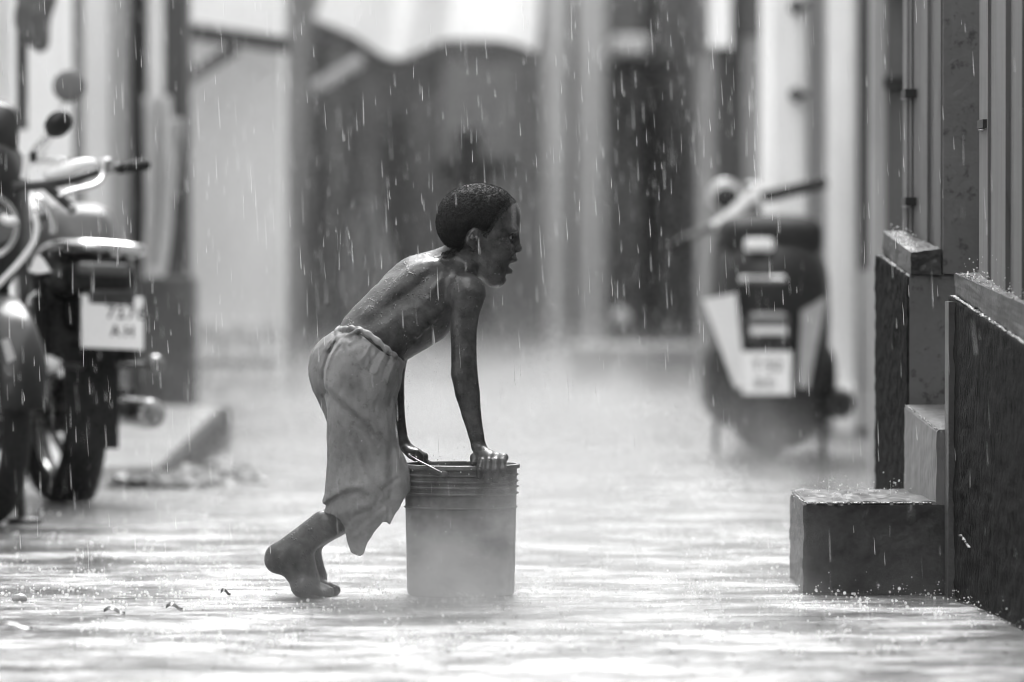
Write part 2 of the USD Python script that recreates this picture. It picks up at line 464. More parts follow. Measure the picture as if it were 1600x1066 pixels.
def strips(px0, px1, Ya, Yb, xa, xb, items, z0f, z1):
    """Upright boards on a slightly turned front: items = (px from, px to, recess, material, name)."""
    for a, b, rec, mt, nm in items:
        ta, tb = (a - px0) / (px1 - px0), (b - px0) / (px1 - px0)
        P = []
        for t in (ta, tb):
            Y, xx = Ya + (Yb - Ya) * t, xa + (xb - xa) * t
            P += [(xx + rec, Y, z0f(t)), (xx + rec, Y, z1), (xx + rec + 0.06, Y, z0f(t)), (xx + rec + 0.06, Y, z1)]
        obj(nm, hull(P), mt, house, smooth=False)


strips(1410, 1470, 13.56, 13.01, 0.931, 0.978, [(1410, 1417, 0.0, wood_l, 'edge_board'), (1417.2, 1422, 0.004, wood_d, 'rebate'), (1422.2, 1437, 0.008, wood_m, 'door_board'), (1437.2, 1448, 0.003, wood_l, 'door_board'),
                                               (1448.2, 1460, 0.010, wood_d, 'door_board'), (1460.2, 1470, 0.002, wood_m, 'edge_board')], lambda t: 0.786 - 0.042 * t, 3.2)
strips(1530, 1600, 12.28, 11.28, 1.008, 1.016, [(1530, 1544, 0.0, wood_l, 'edge_board'), (1544.3, 1547, 0.006, wood_d, 'rebate'), (1547.3, 1569, 0.004, wood_l, 'door_board'), (1569.3, 1586, 0.014, wood_m, 'door_board'), (1586.3, 1600, 0.020, wood_d, 'door_board'), (1600.3, 1640, 0.010, wood_m, 'door_board'), (1640.3, 1690, 0.0, wood_l, 'door_board')], lambda t: 0.660 - 0.06 * t, 3.2)
obj('jamb', rough_block([(x, y, z) for x in (0.908, 1.30) for y in (12.995, 13.10) for z in (0.19, 0.690)], 4, 0.0016, 2, 30), jamb_m, house, smooth=30)
obj('jamb', rough_block([(x, y, z) for x in (0.984, 1.30) for y in (12.990, 13.10) for z in (0.692, 3.2)], 4, 0.0012, 4, 30), jamb_m, house, smooth=30)
for px, py, Y in ((1414, 150, 13.50), (1414, 318, 13.50), (1534, 198, 12.20)):
    c = at(px, py, Y)
    h_ = obj('hinge_notch', box(c[0] - 0.006, c[0] + 0.02, c[1] - 0.10, c[1] + 0.05, c[2] - 0.004, c[2] + 0.014), hole_m, house, smooth=False)
    obj('chipped_edge', crumbs((c[0] - 0.006, c[1] - 0.10, c[2] - 0.008), (c[0] - 0.004, c[1] + 0.06, c[2] - 0.007), 30, 0.008, 0.003), wetlip_m, h_, smooth=True)
c = at(1503, 850, 12.05)
obj('chipped_edge', crumbs((wx(12.12) - 0.003, 12.14, 0.143), (wx(12.0) - 0.002, 12.0, 0.122), 40, 0.006, 0.0045), wetlip_m, house, smooth=True)
obj('door', box(1.22, 1.26, 12.36, 12.99, 0.395, 2.4), wood_d, house, smooth=False)
obj('wall', hull([(x, y, z) for (x, y) in ((1.30, 13.0), (1.10, 13.56), (1.6, 13.56), (2.4, 13.0)) for z in (0.0, 5.2)]), jamb_m, house, smooth=False)
obj('wall', hull([(x, y, z) for (x, y) in ((1.08, 12.30), (1.30, 9.0), (2.4, 9.0), (2.4, 12.30)) for z in (0.0, 5.2)]), jamb_m, house, smooth=False)
obj('wall', hull([(x, y, z) for (x, y) in ((1.30, 8.98), (2.10, -4.0), (3.2, -4.0), (3.2, 8.98)) for z in (0.0, 5.2)]), jamb_m, house, smooth=False)
obj('lintel', box(1.07, 2.4, 12.302, 12.988, 2.42, 5.2), jamb_m, house, smooth=False)
obj('roof', hull([(0.98, -4.0, 5.2), (0.88, 13.6, 5.2), (3.4, -4.0, 5.2), (3.4, 13.6, 5.2), (3.0, -4.0, 6.0), (3.0, 13.6, 6.0)]), wood_d, house, smooth=False)

steps = thing('door_steps', 'wet worn concrete steps with a chipped front edge at the foot of the dark house', 'steps')
st1 = box(0.633, 0.97, 12.35, 12.94, -0.02, 0.2016, 0.007)
for _ in range(6): st1 = st1.subdivide_to_size(0.012) if _ == 0 else st1
st1.vertices = st1.vertices + st1.vertex_normals * ((meshkit.fbm(st1.vertices * 30, 4, 12) - 0.5) * 0.012)[:, None]
obj('step', st1, step_m, steps, smooth=50)
us = hull([(0.893, 12.94, 0.19), (0.893, 12.94, 0.388), (0.899, 12.94, 0.395), (0.922, 12.352, 0.19), (0.922, 12.352, 0.353), (0.928, 12.352, 0.359), (1.21, 12.94, 0.19), (1.21, 12.94, 0.398), (1.21, 12.352, 0.19), (1.21, 12.352, 0.362)])
us = us.subdivide_to_size(0.02)
us.vertices = us.vertices + us.vertex_normals * ((meshkit.fbm(us.vertices * 28, 3, 13) - 0.5) * 0.006)[:, None]
obj('step', us, M('scoured_concrete', 0.115, rough=0.4, var=0.35, scale=14, stretch=(1, 1, 0.2), bump=0.5, bscale=80, bdist=0.004), steps, smooth=50)
obj('chipped_edge', cat_([crumbs((0.634, 12.352, 0.199), (0.92, 12.352, 0.200), 110, 0.012, 0.0030), crumbs((0.634, 12.36, 0.200), (0.634, 12.94, 0.200), 60, 0.010, 0.0030), crumbs((0.924, 12.354, 0.358), (0.895, 12.93, 0.393), 60, 0.005, 0.0025)]), wetlip_m, steps, smooth=True, kind='stuff')

# ------------------------------------------------------------------ right, further on: plastered house with the pale column
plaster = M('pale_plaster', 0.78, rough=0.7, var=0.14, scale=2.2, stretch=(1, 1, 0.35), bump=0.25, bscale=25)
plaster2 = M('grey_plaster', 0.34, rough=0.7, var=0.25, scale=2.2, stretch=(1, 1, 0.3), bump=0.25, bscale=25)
dark_w = M('dark_boards', 0.06, rough=0.55, var=0.4, scale=5, stretch=(1, 1, 0.15), bump=0.4, bscale=30)
mid_w = M('weathered_boards', 0.20, rough=0.6, var=0.3, scale=5, stretch=(1, 1, 0.15), bump=0.4, bscale=30)
h2 = thing('plastered_house', 'pale plastered house with a thick column and dark downpipe behind the parked scooter', 'house')
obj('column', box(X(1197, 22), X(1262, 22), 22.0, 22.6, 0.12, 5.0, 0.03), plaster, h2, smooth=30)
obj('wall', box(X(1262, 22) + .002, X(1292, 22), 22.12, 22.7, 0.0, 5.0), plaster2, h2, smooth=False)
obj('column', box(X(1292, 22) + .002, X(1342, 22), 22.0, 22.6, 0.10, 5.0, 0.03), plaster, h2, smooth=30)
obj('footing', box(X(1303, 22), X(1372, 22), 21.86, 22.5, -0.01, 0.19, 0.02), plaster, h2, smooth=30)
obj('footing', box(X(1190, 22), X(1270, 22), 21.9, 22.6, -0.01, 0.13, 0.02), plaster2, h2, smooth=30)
for py in (10, 148):
    c = at(1243, py, 21.97)
    obj('pipe_bracket', cat_([ell(c, (0.026, 0.03, 0.03), 2), box(c[0] - 0.012, c[0] + 0.05, c[1], c[1] + 0.04, c[2] - 0.012, c[2] + 0.012)]), dark_w, h2)
obj('downpipe', tube([(X(1351, 20.5), 20.5, 0.62), (X(1351, 20.5), 20.5, 5.0)], 0.028, 12), dark_w, h2)
obj('pipe_shoe', tube([(X(1351, 20.5), 20.5, 0.64), (X(1350, 20.5), 20.5, 0.2), (X(1347, 20.5), 20.4, 0.06)], 0.034, 12), plaster2, h2)
obj('wall', box(X(1362, 17.5), X(1384, 17.5), 17.5, 17.62, 0.0, 5.0), plaster2, h2, smooth=False)
obj('shutter', box(X(1384, 17.5) + .002, X(1450, 17.5), 17.45, 17.55, 0.0, 5.0), dark_w, h2, smooth=False)
for z in (0.55, 1.22, 1.52):
    obj('shutter_bar', box(X(1378, 17.5), X(1412, 17.5), 17.40, 17.448, z, z + 0.035), hole_m, h2, smooth=False)
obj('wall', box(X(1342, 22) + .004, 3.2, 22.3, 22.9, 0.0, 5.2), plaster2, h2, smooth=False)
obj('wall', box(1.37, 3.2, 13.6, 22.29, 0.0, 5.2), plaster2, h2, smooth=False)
obj('roof', hull([(1.15, 13.7, 5.2), (1.15, 26.0, 5.2), (3.4, 13.7, 5.2), (3.4, 26.0, 5.2), (3.2, 13.7, 5.9), (3.2, 26.0, 5.9)]), dark_w, h2, smooth=False)

h3 = thing('boarded_shop', 'dark boarded shop front with a deep doorway just left of the pale column', 'shop front')
obj('door', box(X(1118, 25), X(1160, 25), 25.0, 25.1, 0.0, 3.6), dark_w, h3, smooth=False)
obj('door_post', box(X(1160, 25) + .002, X(1192, 25), 24.94, 25.1, 0.9, 1.62), mid_w, h3, smooth=False)
obj('door_post', box(X(1160, 25) + .002, X(1196, 25), 24.97, 25.1, 0.0, 0.895), dark_w, h3, smooth=False)
obj('door_post', box(X(1160, 25) + .002, X(1196, 25), 24.97, 25.1, 1.625, 3.6), dark_w, h3, smooth=False)
obj('board', box(X(1088, 25), X(1118, 25), 24.95, 25.1, 0.0, 1.55), mid_w, h3, smooth=False)
obj('board', box(X(1106, 25), X(1140, 25), 24.90, 24.945, 1.58, 3.6), plaster, h3, smooth=False)
obj('wall', box(X(1196, 25) + .002, 3.2, 25.0, 38.0, 0.0, 5.0), plaster2, h3, smooth=False)
obj('roof', hull([(0.9, 24.9, 5.0), (0.9, 36.0, 5.0), (3.3, 24.9, 5.0), (3.3, 36.0, 5.0), (3.2, 24.9, 5.8), (3.2, 36.0, 5.8)]), dark_w, h3, smooth=False)

# ------------------------------------------------------------------ the end of the lane
YE = 36.0
h4 = thing('end_house', 'house closing the far end of the lane, walls coloured dark for shade, with pale posts and a slit window', 'house')
shade = M('shaded_wall', 0.15, rough=0.7, var=0.75, scale=1.7, bump=0.3, bscale=20)  # shadow at the lane end and under the awning put into the colour
shade2 = M('mottled_wall', 0.22, rough=0.7, var=0.35, scale=2.2, stretch=(1, 1, 0.4), bump=0.3, bscale=20)  # lighter grey wall, tone mottled at random
obj('wall', box(X(430, YE), X(690, YE), YE, YE + 0.6, 0.0, 5.5), shade, h4, smooth=False)
obj('wall', box(X(690, YE) + .002, X(850, YE), YE - 0.02, YE + 0.6, 0.0, 5.5), shade2, h4, smooth=False)
for i, (a, b, q0, q1, v) in enumerate(((548, 596, 330, 120, 0.24), (600, 640, 560, 180, 0.10), (642, 688, 420, 150, 0.20), (470, 500, 600, 360, 0.26), (770, 846, 520, 270, 0.30), (706, 764, 560, 320, 0.17))):
    obj('wall_board', box(X(a, YE), X(b, YE), YE - 0.05 - 0.004 * i, YE - 0.022, max(Zp(q0, YE), 0.0), Zp(q1, YE)), M(f'stained_board_{i}', v, rough=0.7, var=0.4, scale=3, stretch=(1, 1, 0.4), bump=0.2), h4, smooth=False)
c0, c1 = at(690, 250, YE), at(805, 100, YE)
obj('panel', box(c0[0], c1[0], YE - 0.11, YE - 0.075, c0[2], c1[2]), plaster2, h4, smooth=False)
c0, c1 = at(712, 300, YE), at(752, 205, YE)
obj('window', box(c0[0], c1[0], YE - 0.14, YE - 0.112, c0[2], c1[2]), dark_w, h4, smooth=False)
obj('doorway', hull([(X(a, YE), y, Zp(b, YE)) for a, b in ((455, 600), (455, 200), (480, 140), (500, 120), (530, 140), (545, 200), (545, 600)) for y in (YE - 0.06, YE - 0.004)]), dark_w, h4, smooth=False)  # solid dark arch: the shadow under the awning put into the colour
for a, b, mt, o in ((850, 888, plaster, 0.10), (900, 946, plaster, 0.16), (888, 900, dark_w, 0.0), (946, 1003, shade2, 0.02), (1003, 1029, dark_w, 0.0), (1029, 1056, mid_w, 0.1), (1056, 1086, shade2, 0.03), (1086, 1190, shade, 0.0)):
    obj('post' if mt in (plaster, mid_w) else 'board', box(X(a, YE) + .001, X(b, YE) - .001, YE - o - 0.03, YE + 0.6, 0.0, 5.5), mt, h4, smooth=False)
c0, c1 = at(955, 86, 33.5), at(1012, 56, 33.5)
obj('lintel_box', box(c0[0], c1[0], 33.4, 35.8, c0[2], c1[2], 0.02), plaster, h4)
c0, c1 = at(960, 106, 33.5), at(1056, 88, 33.5)
obj('bracket', box(c0[0], c1[0], 33.5, 35.8, c0[2], c1[2]), dark_w, h4, smooth=False)
obj('roof', hull([(-2.6, YE - 0.3, 5.5), (2.2, YE - 0.3, 5.5), (-2.6, YE + 5, 5.5), (2.2, YE + 5, 5.5), (-2.6, YE + 2.5, 6.8), (2.2, YE + 2.5, 6.8)]), dark_w, h4, smooth=False)
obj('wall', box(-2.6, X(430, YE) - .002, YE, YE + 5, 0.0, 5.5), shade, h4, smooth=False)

bench = thing('stone_bench', 'low dark stone bench standing in the mist near the far end', 'bench')
obj('seat', box(X(884, 28), X(1092, 28), 27.7, 28.3, 0.165, 0.215, 0.012), M('bench_top', 0.33, rough=0.35, bump=0.3), bench)
obj('leg', box(X(892, 28), X(960, 28), 27.76, 28.2, 0.0, 0.163), dark_w, bench, smooth=False)
obj('leg', box(X(968, 28), X(1084, 28), 27.76, 28.2, 0.0, 0.163), dark_w, bench, smooth=False)

lampb = thing('bollard_lamp', 'small white globe on a short post above the stone bench', 'lamp', (X(970, 31), 31.0, 0))
obj('post', tube([(0, 0, 0), (0, 0, Zp(505, 31))], 0.012, 10), dark_w, lampb)
obj('globe', ell((0, 0, Zp(495, 31)), (0.045, 0.045, 0.045), 3), M('white_enamel', 0.85, rough=0.15, var=0.03, bump=0, coat=0.5), lampb, smooth=True)

# ------------------------------------------------------------------ left: pale houses, porch, awning, washing
plaster_h5 = M('grey_white_plaster', 0.50, rough=0.7, var=0.14, scale=2.2, stretch=(1, 1, 0.35), bump=0.25, bscale=25)
h5 = thing('pale_house', 'pale plastered house end with stone courses at its foot, left of the boy', 'house')
obj('wall', box(X(292, 24), X(440, 24), 24.0, 24.6, 0.35, 5.5), plaster_h5, h5, smooth=False)
yy = [498, 530, 566, 602, 640, 668]
for i in range(5):
    a, b = Zp(yy[i + 1], 24), Zp(yy[i], 24)
    xs = [X(p, 24) for p in ((292, 348, 398, 441) if i % 2 else (292, 322, 372, 420, 441))]
    for u, v in zip(xs[:-1], xs[1:]):
        obj('stone', box(u + .002, v - .002, 23.93 - 0.012 * (i % 2), 24.4, max(a, 0) + .002, b - .002, 0.008), plaster_h5 if (i + int(u * 100)) % 3 else M('stone_grey', 0.45, rough=0.6), h5)
obj('wall', box(X(292, 24) , X(440, 24) - .006, 24.02, 24.6, 0.0, 0.348), plaster2, h5, smooth=False)
obj('side_wall', box(-2.6, X(440, 24) - .004, 24.61, YE - .3, 0.0, 5.5), shade, h5, smooth=False)  # side in shadow: darker colour than the front wall
obj('fascia', hull([at(p, q, 23.6) + np.array([0, d, 0]) for p, q in ((284, -60), (284, 30), (436, 56), (436, -60)) for d in (0, 0.3)]), M('white_fascia', 0.8, rough=0.5, var=0.06), h5, smooth=False)
obj('beam', hull([at(p, q, 23.2) + np.array([0, d, 0]) for p, q in ((262, 34), (262, 56), (452, 84), (452, 58)) for d in (0, 0.1)]), dark_w, h5, smooth=False)
obj('brace', hull([at(p, q, 23.25) + np.array([0, d, 0]) for p, q in ((228, 152), (240, 170), (376, 82), (362, 66)) for d in (0, 0.08)]), mid_w, h5, smooth=False)
obj('roof', hull([(-3.4, 23.4, 5.5), (-0.7, 23.4, 5.5), (-3.4, 35.6, 5.5), (-0.7, 35.6, 5.5), (-3.2, 23.4, 6.2), (-3.2, 35.6, 6.2)]), dark_w, h5, smooth=False)

h6 = thing('white_house', 'bright whitewashed house with a boarded porch behind the parked motorcycles', 'house')
white = M('whitewash', 0.80, rough=0.65, var=0.08, scale=2, bump=0.25, bscale=25)
obj('wall', box(-3.2, -1.62, 9.5, 21.0, 0.0, 5.2), white, h6, smooth=False)
obj('corner_board', box(-1.70, -1.585, 21.004, 21.12, 0.0, 5.2), mid_w, h6, smooth=False)
Yp = 22.4
for a, b, mt, o, z0, nm in ((126, 173, white, 0.0, 0.0, 'door'), (173.5, 206, plaster2, 0.03, 0.0, 'board'), (206.5, 231, hole_m, 0.09, 0.0, 'door_post'), (231.5, 256, plaster, 0.02, 0.0, 'board'), (256.5, 292, dark_w, 0.0, 0.0, 'board')):
    obj(nm, box(X(a, Yp), X(b, Yp), Yp - o, Yp + 0.3, z0, 5.2), mt, h6, smooth=False)
obj('wall', box(-3.2, X(126, Yp) - .002, 21.125, 23.0, 0.0, 5.2), white, h6, smooth=False)
obj('low_wall', box(X(216, 21.6), X(302, 21.6), 21.6, 21.9, 0.0, Zp(432, 21.6), 0.01), M('dark_low_wall', 0.085, rough=0.5, var=0.3, bump=0.3), h6)
obj('roof', hull([(-3.4, 9.3, 5.2), (-1.52, 9.3, 5.2), (-3.4, 23.3, 5.2), (-1.52, 23.3, 5.2), (-3.3, 9.3, 6.0), (-3.3, 23.3, 6.0)]), dark_w, h6, smooth=False)
obj('downpipe', tube([(X(35, 18.3), 18.3, Zp(203, 18.3)), (X(35, 18.3), 18.3, 5.2)], 0.019, 12), dark_w, h6)

h7 = thing('added_left_house', 'plain grey unseen house added on the near left of the lane to shade the foreground', 'house')  # unseen house, added so that it shades the foreground
obj('wall', box(-4.6, -1.95, -4.0, 9.49, 0.0, 4.8), plaster2, h7, smooth=False)
obj('roof', hull([(-4.8, -4, 4.8), (-1.7, -4, 4.8), (-4.8, 9.4, 4.8), (-1.7, 9.4, 4.8), (-4.7, -4, 5.5), (-4.7, 9.4, 5.5)]), dark_w, h7, smooth=False)
shade_roof = thing('added_shade_roof', 'unseen roof added across the near end of the lane to shade the foreground', 'added roof')  # unseen roof over the camera, added to cut the frontal light
obj('sheet', hull([(-1.94, -4, 2.9), (-1.94, 8.3, 2.9), (1.85, -4, 3.1), (1.30, 8.3, 3.1), (-1.94, -4, 2.94), (-1.94, 8.3, 2.94), (1.85, -4, 3.14), (1.30, 8.3, 3.14)]), dark_w, shade_roof, smooth=False)
obj('added_end_wall', box(-1.94, 1.9, -4.3, -4.02, 0.0, 4.6), plaster2, shade_roof, smooth=False)  # added with the roof, out of view, for the same shade

sack_c = at(56, 8, 18.1)
sack = trimesh.creation.icosphere(4)
sv = sack.vertices * np.array([0.062, 0.07, 0.15]); sv[:, 0] += 0.012 * np.sin(sv[:, 2] * 30)
sv = sv * (1 + 0.10 * (meshkit.fbm(sv * 30, 3, 2) - 0.5))[:, None]
sk = thing('hanging_sack', 'dark sack hanging high on the white wall above the motorcycles', 'sack', sack_c)
obj('bag', (sv, sack.faces), M('sacking', 0.10, rough=0.8, var=0.35, scale=20, bump=0.5), sk, smooth=True)
obj('cord', tube([(-0.02, 0, 0.13), (-0.07, 0.0, 0.34), (-0.10, 0, 0.5)], 0.005, 6), dark_w, sk)

cloth_w = M('washing', 0.66, rough=0.8, var=0.1, scale=6, bump=0.3, trans=0.35)
def hanging(px0, px1, py0, py1, Y, seed, taper=0.0, n=34):
    u, v = np.meshgrid(np.linspace(0, 1, n), np.linspace(0, 1, n * 2))
    w = 1 - taper * (v - 0.3) ** 2 * 1.5 if taper < 0.5 else np.sqrt(np.clip(v * 1.6 + 0.04, 0, 1)) * (1 - 0.25 * np.clip(v - 0.6, 0, 1))
    px = (px0 + px1) / 2 + (u - 0.5) * (px1 - px0) * w + 8 * np.sin(v * 3.3 + seed) * v
    py = py0 + (py1 - py0) * v + 10 * np.sin(u * 6 + seed) * v
    xx, zz = (px - 800) / FPX * Y, EYE - (py - 350) / FPX * Y
    dd = 0.035 * np.sin(u * 13 + seed + v * 1.5) + 0.02 * np.sin(u * 23 + v * 3)
    V = np.stack([xx, Y + dd, zz], -1).reshape(-1, 3); W = V + np.array([0, 0.004, 0])
    m = n; F = []
    for i in range(2 * n - 1):
        for j in range(n - 1):
            a = i * m + j; F.append((a, a + 1, a + m + 1, a + m)); F.append((a + len(V), a + m + len(V), a + m + 1 + len(V), a + 1 + len(V)))
    return np.vstack([V, W]), np.array(F)
for args, lab in (((222, 268, 150, 425, 21.4, 0.5, 0.25), 'long pale cloth hanging from the diagonal brace above the dark low wall'), ((262, 287, 185, 300, 21.5, 2.1, 0.2), 'short pale cloth hanging just right of the longer one'), ((528, 618, 312, 490, 33.0, 1.3, 0.9), 'broad pale cloth hanging in the dark under the awning')):
    tag(obj('hanging_cloth', hanging(*args), cloth_w, smooth=True), lab, 'cloth', None)

aw = thing('awning', 'bright torn white awning sagging across the lane above the boy', 'awning')
fr = np.array([(428, 4), (480, 26), (545, 52), (620, 92), (660, 78), (700, 62), (765, 62), (838, 80)], float)
top = []
u = np.linspace(0, 1, 40); from scipy.interpolate import PchipInterpolator
fx = np.interp(u, np.linspace(0, 1, len(fr)), fr[:, 0]); fy = PchipInterpolator(fr[:, 0], fr[:, 1])(fx)
V = []
for k, v_ in enumerate(np.linspace(0, 1, 14)):
    Y = 28.0 + 3.0 * v_
    for x_, y_ in zip(fx, fy):
        p = at(x_, y_, 28.0)
        V.append((p[0] + 0.04 * v_, Y, p[2] + 0.62 * v_ - 0.10 * math.sin(math.pi * v_)))
V = np.array(V); n = 40; F = [(i * n + j, i * n + j + 1, (i + 1) * n + j + 1, (i + 1) * n + j) for i in range(13) for j in range(n - 1)]
F2 = [(a + len(V), d + len(V), c + len(V), b + len(V)) for a, b, c, d in F]
obj('sheet', (np.vstack([V, V + np.array([0, 0, 0.004])]), np.array(F + F2)), M('white_tarpaulin', 0.8, rough=0.5, var=0.06, bump=0.2, trans=0.6), aw, smooth=True)
obj('pole', tube([at(436, 172, 28.0), at(566, 92, 28.0)], 0.034, 10), plaster, aw)
Vv = np.vstack([np.stack([V[:n, 0], V[:n, 1] + 0.06, V[:n, 2] - 0.004], 1), np.stack([V[:n, 0], V[:n, 1] + 0.10, V[:n, 2] - 0.02 - 0.085 * np.clip(1 - u * 1.9, 0, 1)], 1)])
Fv = [(j, j + n, j + n + 1, j + 1) for j in range(n - 1)]
obj('valance', (np.vstack([Vv, Vv + np.array([0, 0.004, 0])]), np.array(Fv + [(d + 2 * n, c + 2 * n, b + 2 * n, a + 2 * n) for a, b, c, d in Fv])), M('grey_tarpaulin', 0.45, rough=0.6, trans=0.4), aw, smooth=True)
obj('pole', tube([at(446, 10, 28.05), at(446, -10, 28.05), at(446, 640, 28.05) * [1, 1, 0]][::2], 0.02, 8), dark_w, aw)

# ------------------------------------------------------------------ the raised slab on the left and the litter at its foot
rmp = thing('concrete_ramp', 'sloping concrete slab ramp beside the motorcycles with a broken side coloured dark for shade and wet', 'ramp')
obj('slab', rough_block([(-1.62, 20.6, -0.01), (-1.050, 20.5, -0.01), (-1.62, 20.6, 0.150), (-1.050, 20.5, 0.149), (-1.110, 17.85, -0.01), (-1.62, 17.6, -0.01), (-1.110, 17.85, 0.045), (-1.62, 17.6, 0.050)], 5, 0.006, 31, 7), M('ramp_concrete', 0.5, rough=0.3, var=0.2, scale=4, bump=0.4, coat=0.5), rmp, smooth=30)
obj('shaded_broken_edge', rough_block([(-1.048, 20.5, -0.01), (-1.012, 20.5, -0.01), (-1.048, 20.5, 0.143), (-1.018, 20.5, 0.141), (-1.108, 17.8, -0.01), (-1.062, 17.8, -0.01), (-1.108, 17.8, 0.042), (-1.070, 17.8, 0.040)], 5, 0.012, 33, 12), M('shaded_wet_concrete', 0.045, rough=0.75, var=0.4, scale=12, bump=0.6, spec=0.15), rmp, smooth=30)  # broken side: shade and wet put into a dark colour of its own
rd = np.random.default_rng(11)
pieces = []
for _ in range(70):
    p = at(300 + 70 * rd.normal() * 0.6, 752, 17.7); e = trimesh.creation.icosphere(1)
    e.vertices = e.vertices * np.array([0.045, 0.09, 0.016]) * (0.4 + rd.random()) * (1 + 0.3 * rd.normal(size=(len(e.vertices), 1))) + [p[0], 17.75 + 0.25 * rd.normal(), 0.008 + 0.012 * rd.random()]
    pieces.append(e)
tag(obj('sodden_litter', cat_(pieces), M('wet_litter', 0.028, rough=0.35, var=0.5, scale=20, bump=0.5), smooth=30), 'heap of dark sodden leaves and litter at the foot of the ramp', 'litter', None, 'stuff')

peb = M('pebble', 0.45, rough=0.3, var=0.2, scale=30, bump=0.3, coat=0.5)
e = trimesh.creation.icosphere(3); e.vertices = e.vertices * np.array([0.017, 0.013, 0.011]) * (1 + 0.1 * (meshkit.noise(e.vertices * 2) - 0.5))[:, None] + [X(30, 12.1), 12.1, 0.008]
tag(obj('pebble', e, peb, smooth=True), 'rounded pale pebble at the left edge of the wet paving', 'pebble')
for px, py, w, lab in ((178, 962, 0.020, 'dark wet leaf lying left of the pebbly patch of paving'), (272, 956, 0.016, 'small dark leaf left of the boy, nearer to him'), (20, 986, 0.034, 'long dark leaf by the left edge of the paving'), (352, 933, 0.010, 'tiny dark leaf just left of the raised heel')):
    Y = EYE * FPX / (py - 350)
    a = np.linspace(0, 1, 9); prof = w * 0.5 * np.sin(np.pi * a ** 0.8) + 0.0005
    V = np.vstack([np.stack([(a - 0.5) * w * 2.2, s * prof, 0.010 + 0.006 * np.sin(a * 5) + 0.003 * s], 1) for s in (-1, 0, 1)])
    F = [(i + k * 9, i + 1 + k * 9, i + 10 + k * 9, i + 9 + k * 9) for k in (0, 1) for i in range(8)]
    V = np.vstack([V, V - [0, 0, .0012]]); F += [(d + 27, c + 27, b + 27, a_ + 27) for a_, b, c, d in F]
    lf = obj('fallen_leaf', (V + [X(px, Y), Y, 0.0], np.array(F)), M('leaf_dark', 0.045, rough=0.3, bump=0.3), smooth=True)
    tag(lf, lab, 'leaf')
# ------------------------------------------------------------------ vehicles
black = M('black_gloss', 0.009, rough=0.32, var=0.3, bump=0.05, spec=0.3, coat=0.18, space='object')
rubber = M('rubber', 0.016, rough=0.65, spec=0.2, var=0.3, bump=0.3, bscale=90, space='object')
chrome = M('chrome', 0.75, rough=0.16, var=0.05, metal=1.0, bump=0.0, space='object')
whitep = M('white_paint', 0.78, rough=0.25, var=0.05, bump=0.03, coat=0.5, space='object')
greyp = M('grey_vinyl', 0.13, rough=0.45, var=0.15, bump=0.15, space='object')
metal_d = M('dark_metal', 0.045, rough=0.4, var=0.4, bump=0.2, metal=0.3, space='object')
lens_m = M('lamp_lens', 0.12, rough=0.1, var=0.15, bump=0.1, coat=0.8, space='object')
plate_m = M('plate_white', 0.85, rough=0.35, var=0.03, bump=0.02, space='object')
ink = M('plate_ink', 0.02, rough=0.5, var=0.05, bump=0.0, space='object')


def wheel(parent, c, R, r, axis='x', spokes=14, turn=0.0, disc=False):
    c = np.asarray(c, float)
    T = lambda m: rot(m, turn, [0, 0, 1], c) if turn else m
    w = obj('wheel', T(torus(c, R - r * 1.7, r * 0.34, axis, 40, 8)), chrome if not disc else metal_d, parent, smooth=True)
    obj('tyre', T(torus(c, R - r, r, axis, 44, 12)), rubber, w, smooth=True)
    hub = lathe([(0, -0.05), (0.035, -0.05), (0.042, -0.03), (0.042, 0.03), (0.035, 0.05), (0, 0.05)], 20, axis, c)
    obj('hub', T(hub), metal_d, w, smooth=30)
    sp = []
    for k in range(spokes):
        a = 2 * math.pi * k / spokes
        d = np.array([0.03 * (-1) ** k, math.cos(a + 0.25) * 0.04, math.sin(a + 0.25) * 0.04]); e = np.array([0, math.cos(a) * (R - 1.8 * r), math.sin(a) * (R - 1.8 * r)])
        sp.append(tube([c + d, c + e], 0.0016 if not disc else 0.014, 5))
    obj('spokes', T(cat_(sp)), chrome if not disc else metal_d, w)
    return w


def sec(profile, ny=18):
    """A body shell lofted along y: profile = (y, z low, z high, half width)."""
    V, n = [], 28
    for y, z0, z1, hw in profile:
        th = np.arange(n) * 2 * np.pi / n
        cx, cz = np.cos(th), np.sin(th)
        q = 0.62
        V.append(np.stack([hw * np.sign(cx) * np.abs(cx) ** q, np.full(n, y), (z0 + z1) / 2 + (z1 - z0) / 2 * np.sign(cz) * np.abs(cz) ** q], 1))
    V = np.vstack(V); F = []
    m = len(profile)
    for i in range(m - 1):
        for j in range(n):
            k = (j + 1) % n
            F += [(i * n + j, (i + 1) * n + k, i * n + k), (i * n + j, (i + 1) * n + j, (i + 1) * n + k)]
    V = np.vstack([V, V[:n].mean(0), V[-n:].mean(0)])
    for j in range(n):
        k = (j + 1) % n
        F += [(m * n, j, k), (m * n + 1, (m - 1) * n + k, (m - 1) * n + j)]
    return trimesh.Trimesh(V, F, process=False)


def plate(parent, c, w, h, tilt, rows, turn=0.0, sc=1.0):
    """A licence plate facing -y with its lettering."""
    c = np.asarray(c, float)
    fin = lambda m: rot(rot(m, tilt, [1, 0, 0], c), turn, [0, 1, 0], c)
    p = obj('licence_plate', fin(box(c[0] - w / 2, c[0] + w / 2, c[1] - .002, c[1] + .002, c[2] - h / 2, c[2] + h / 2, 0.0015)), plate_m, parent)
    for text, fx, fz, th in rows:
        t = meshkit.text_mesh(text, th, 0.001, bold=True)
        t.apply_transform(trimesh.transformations.rotation_matrix(math.pi / 2, [1, 0, 0]))
        t.apply_translation([c[0] + fx * w, c[1] - .0022, c[2] + fz * h])
        obj('plate_lettering', fin(t), ink, p, smooth=False)
    return p


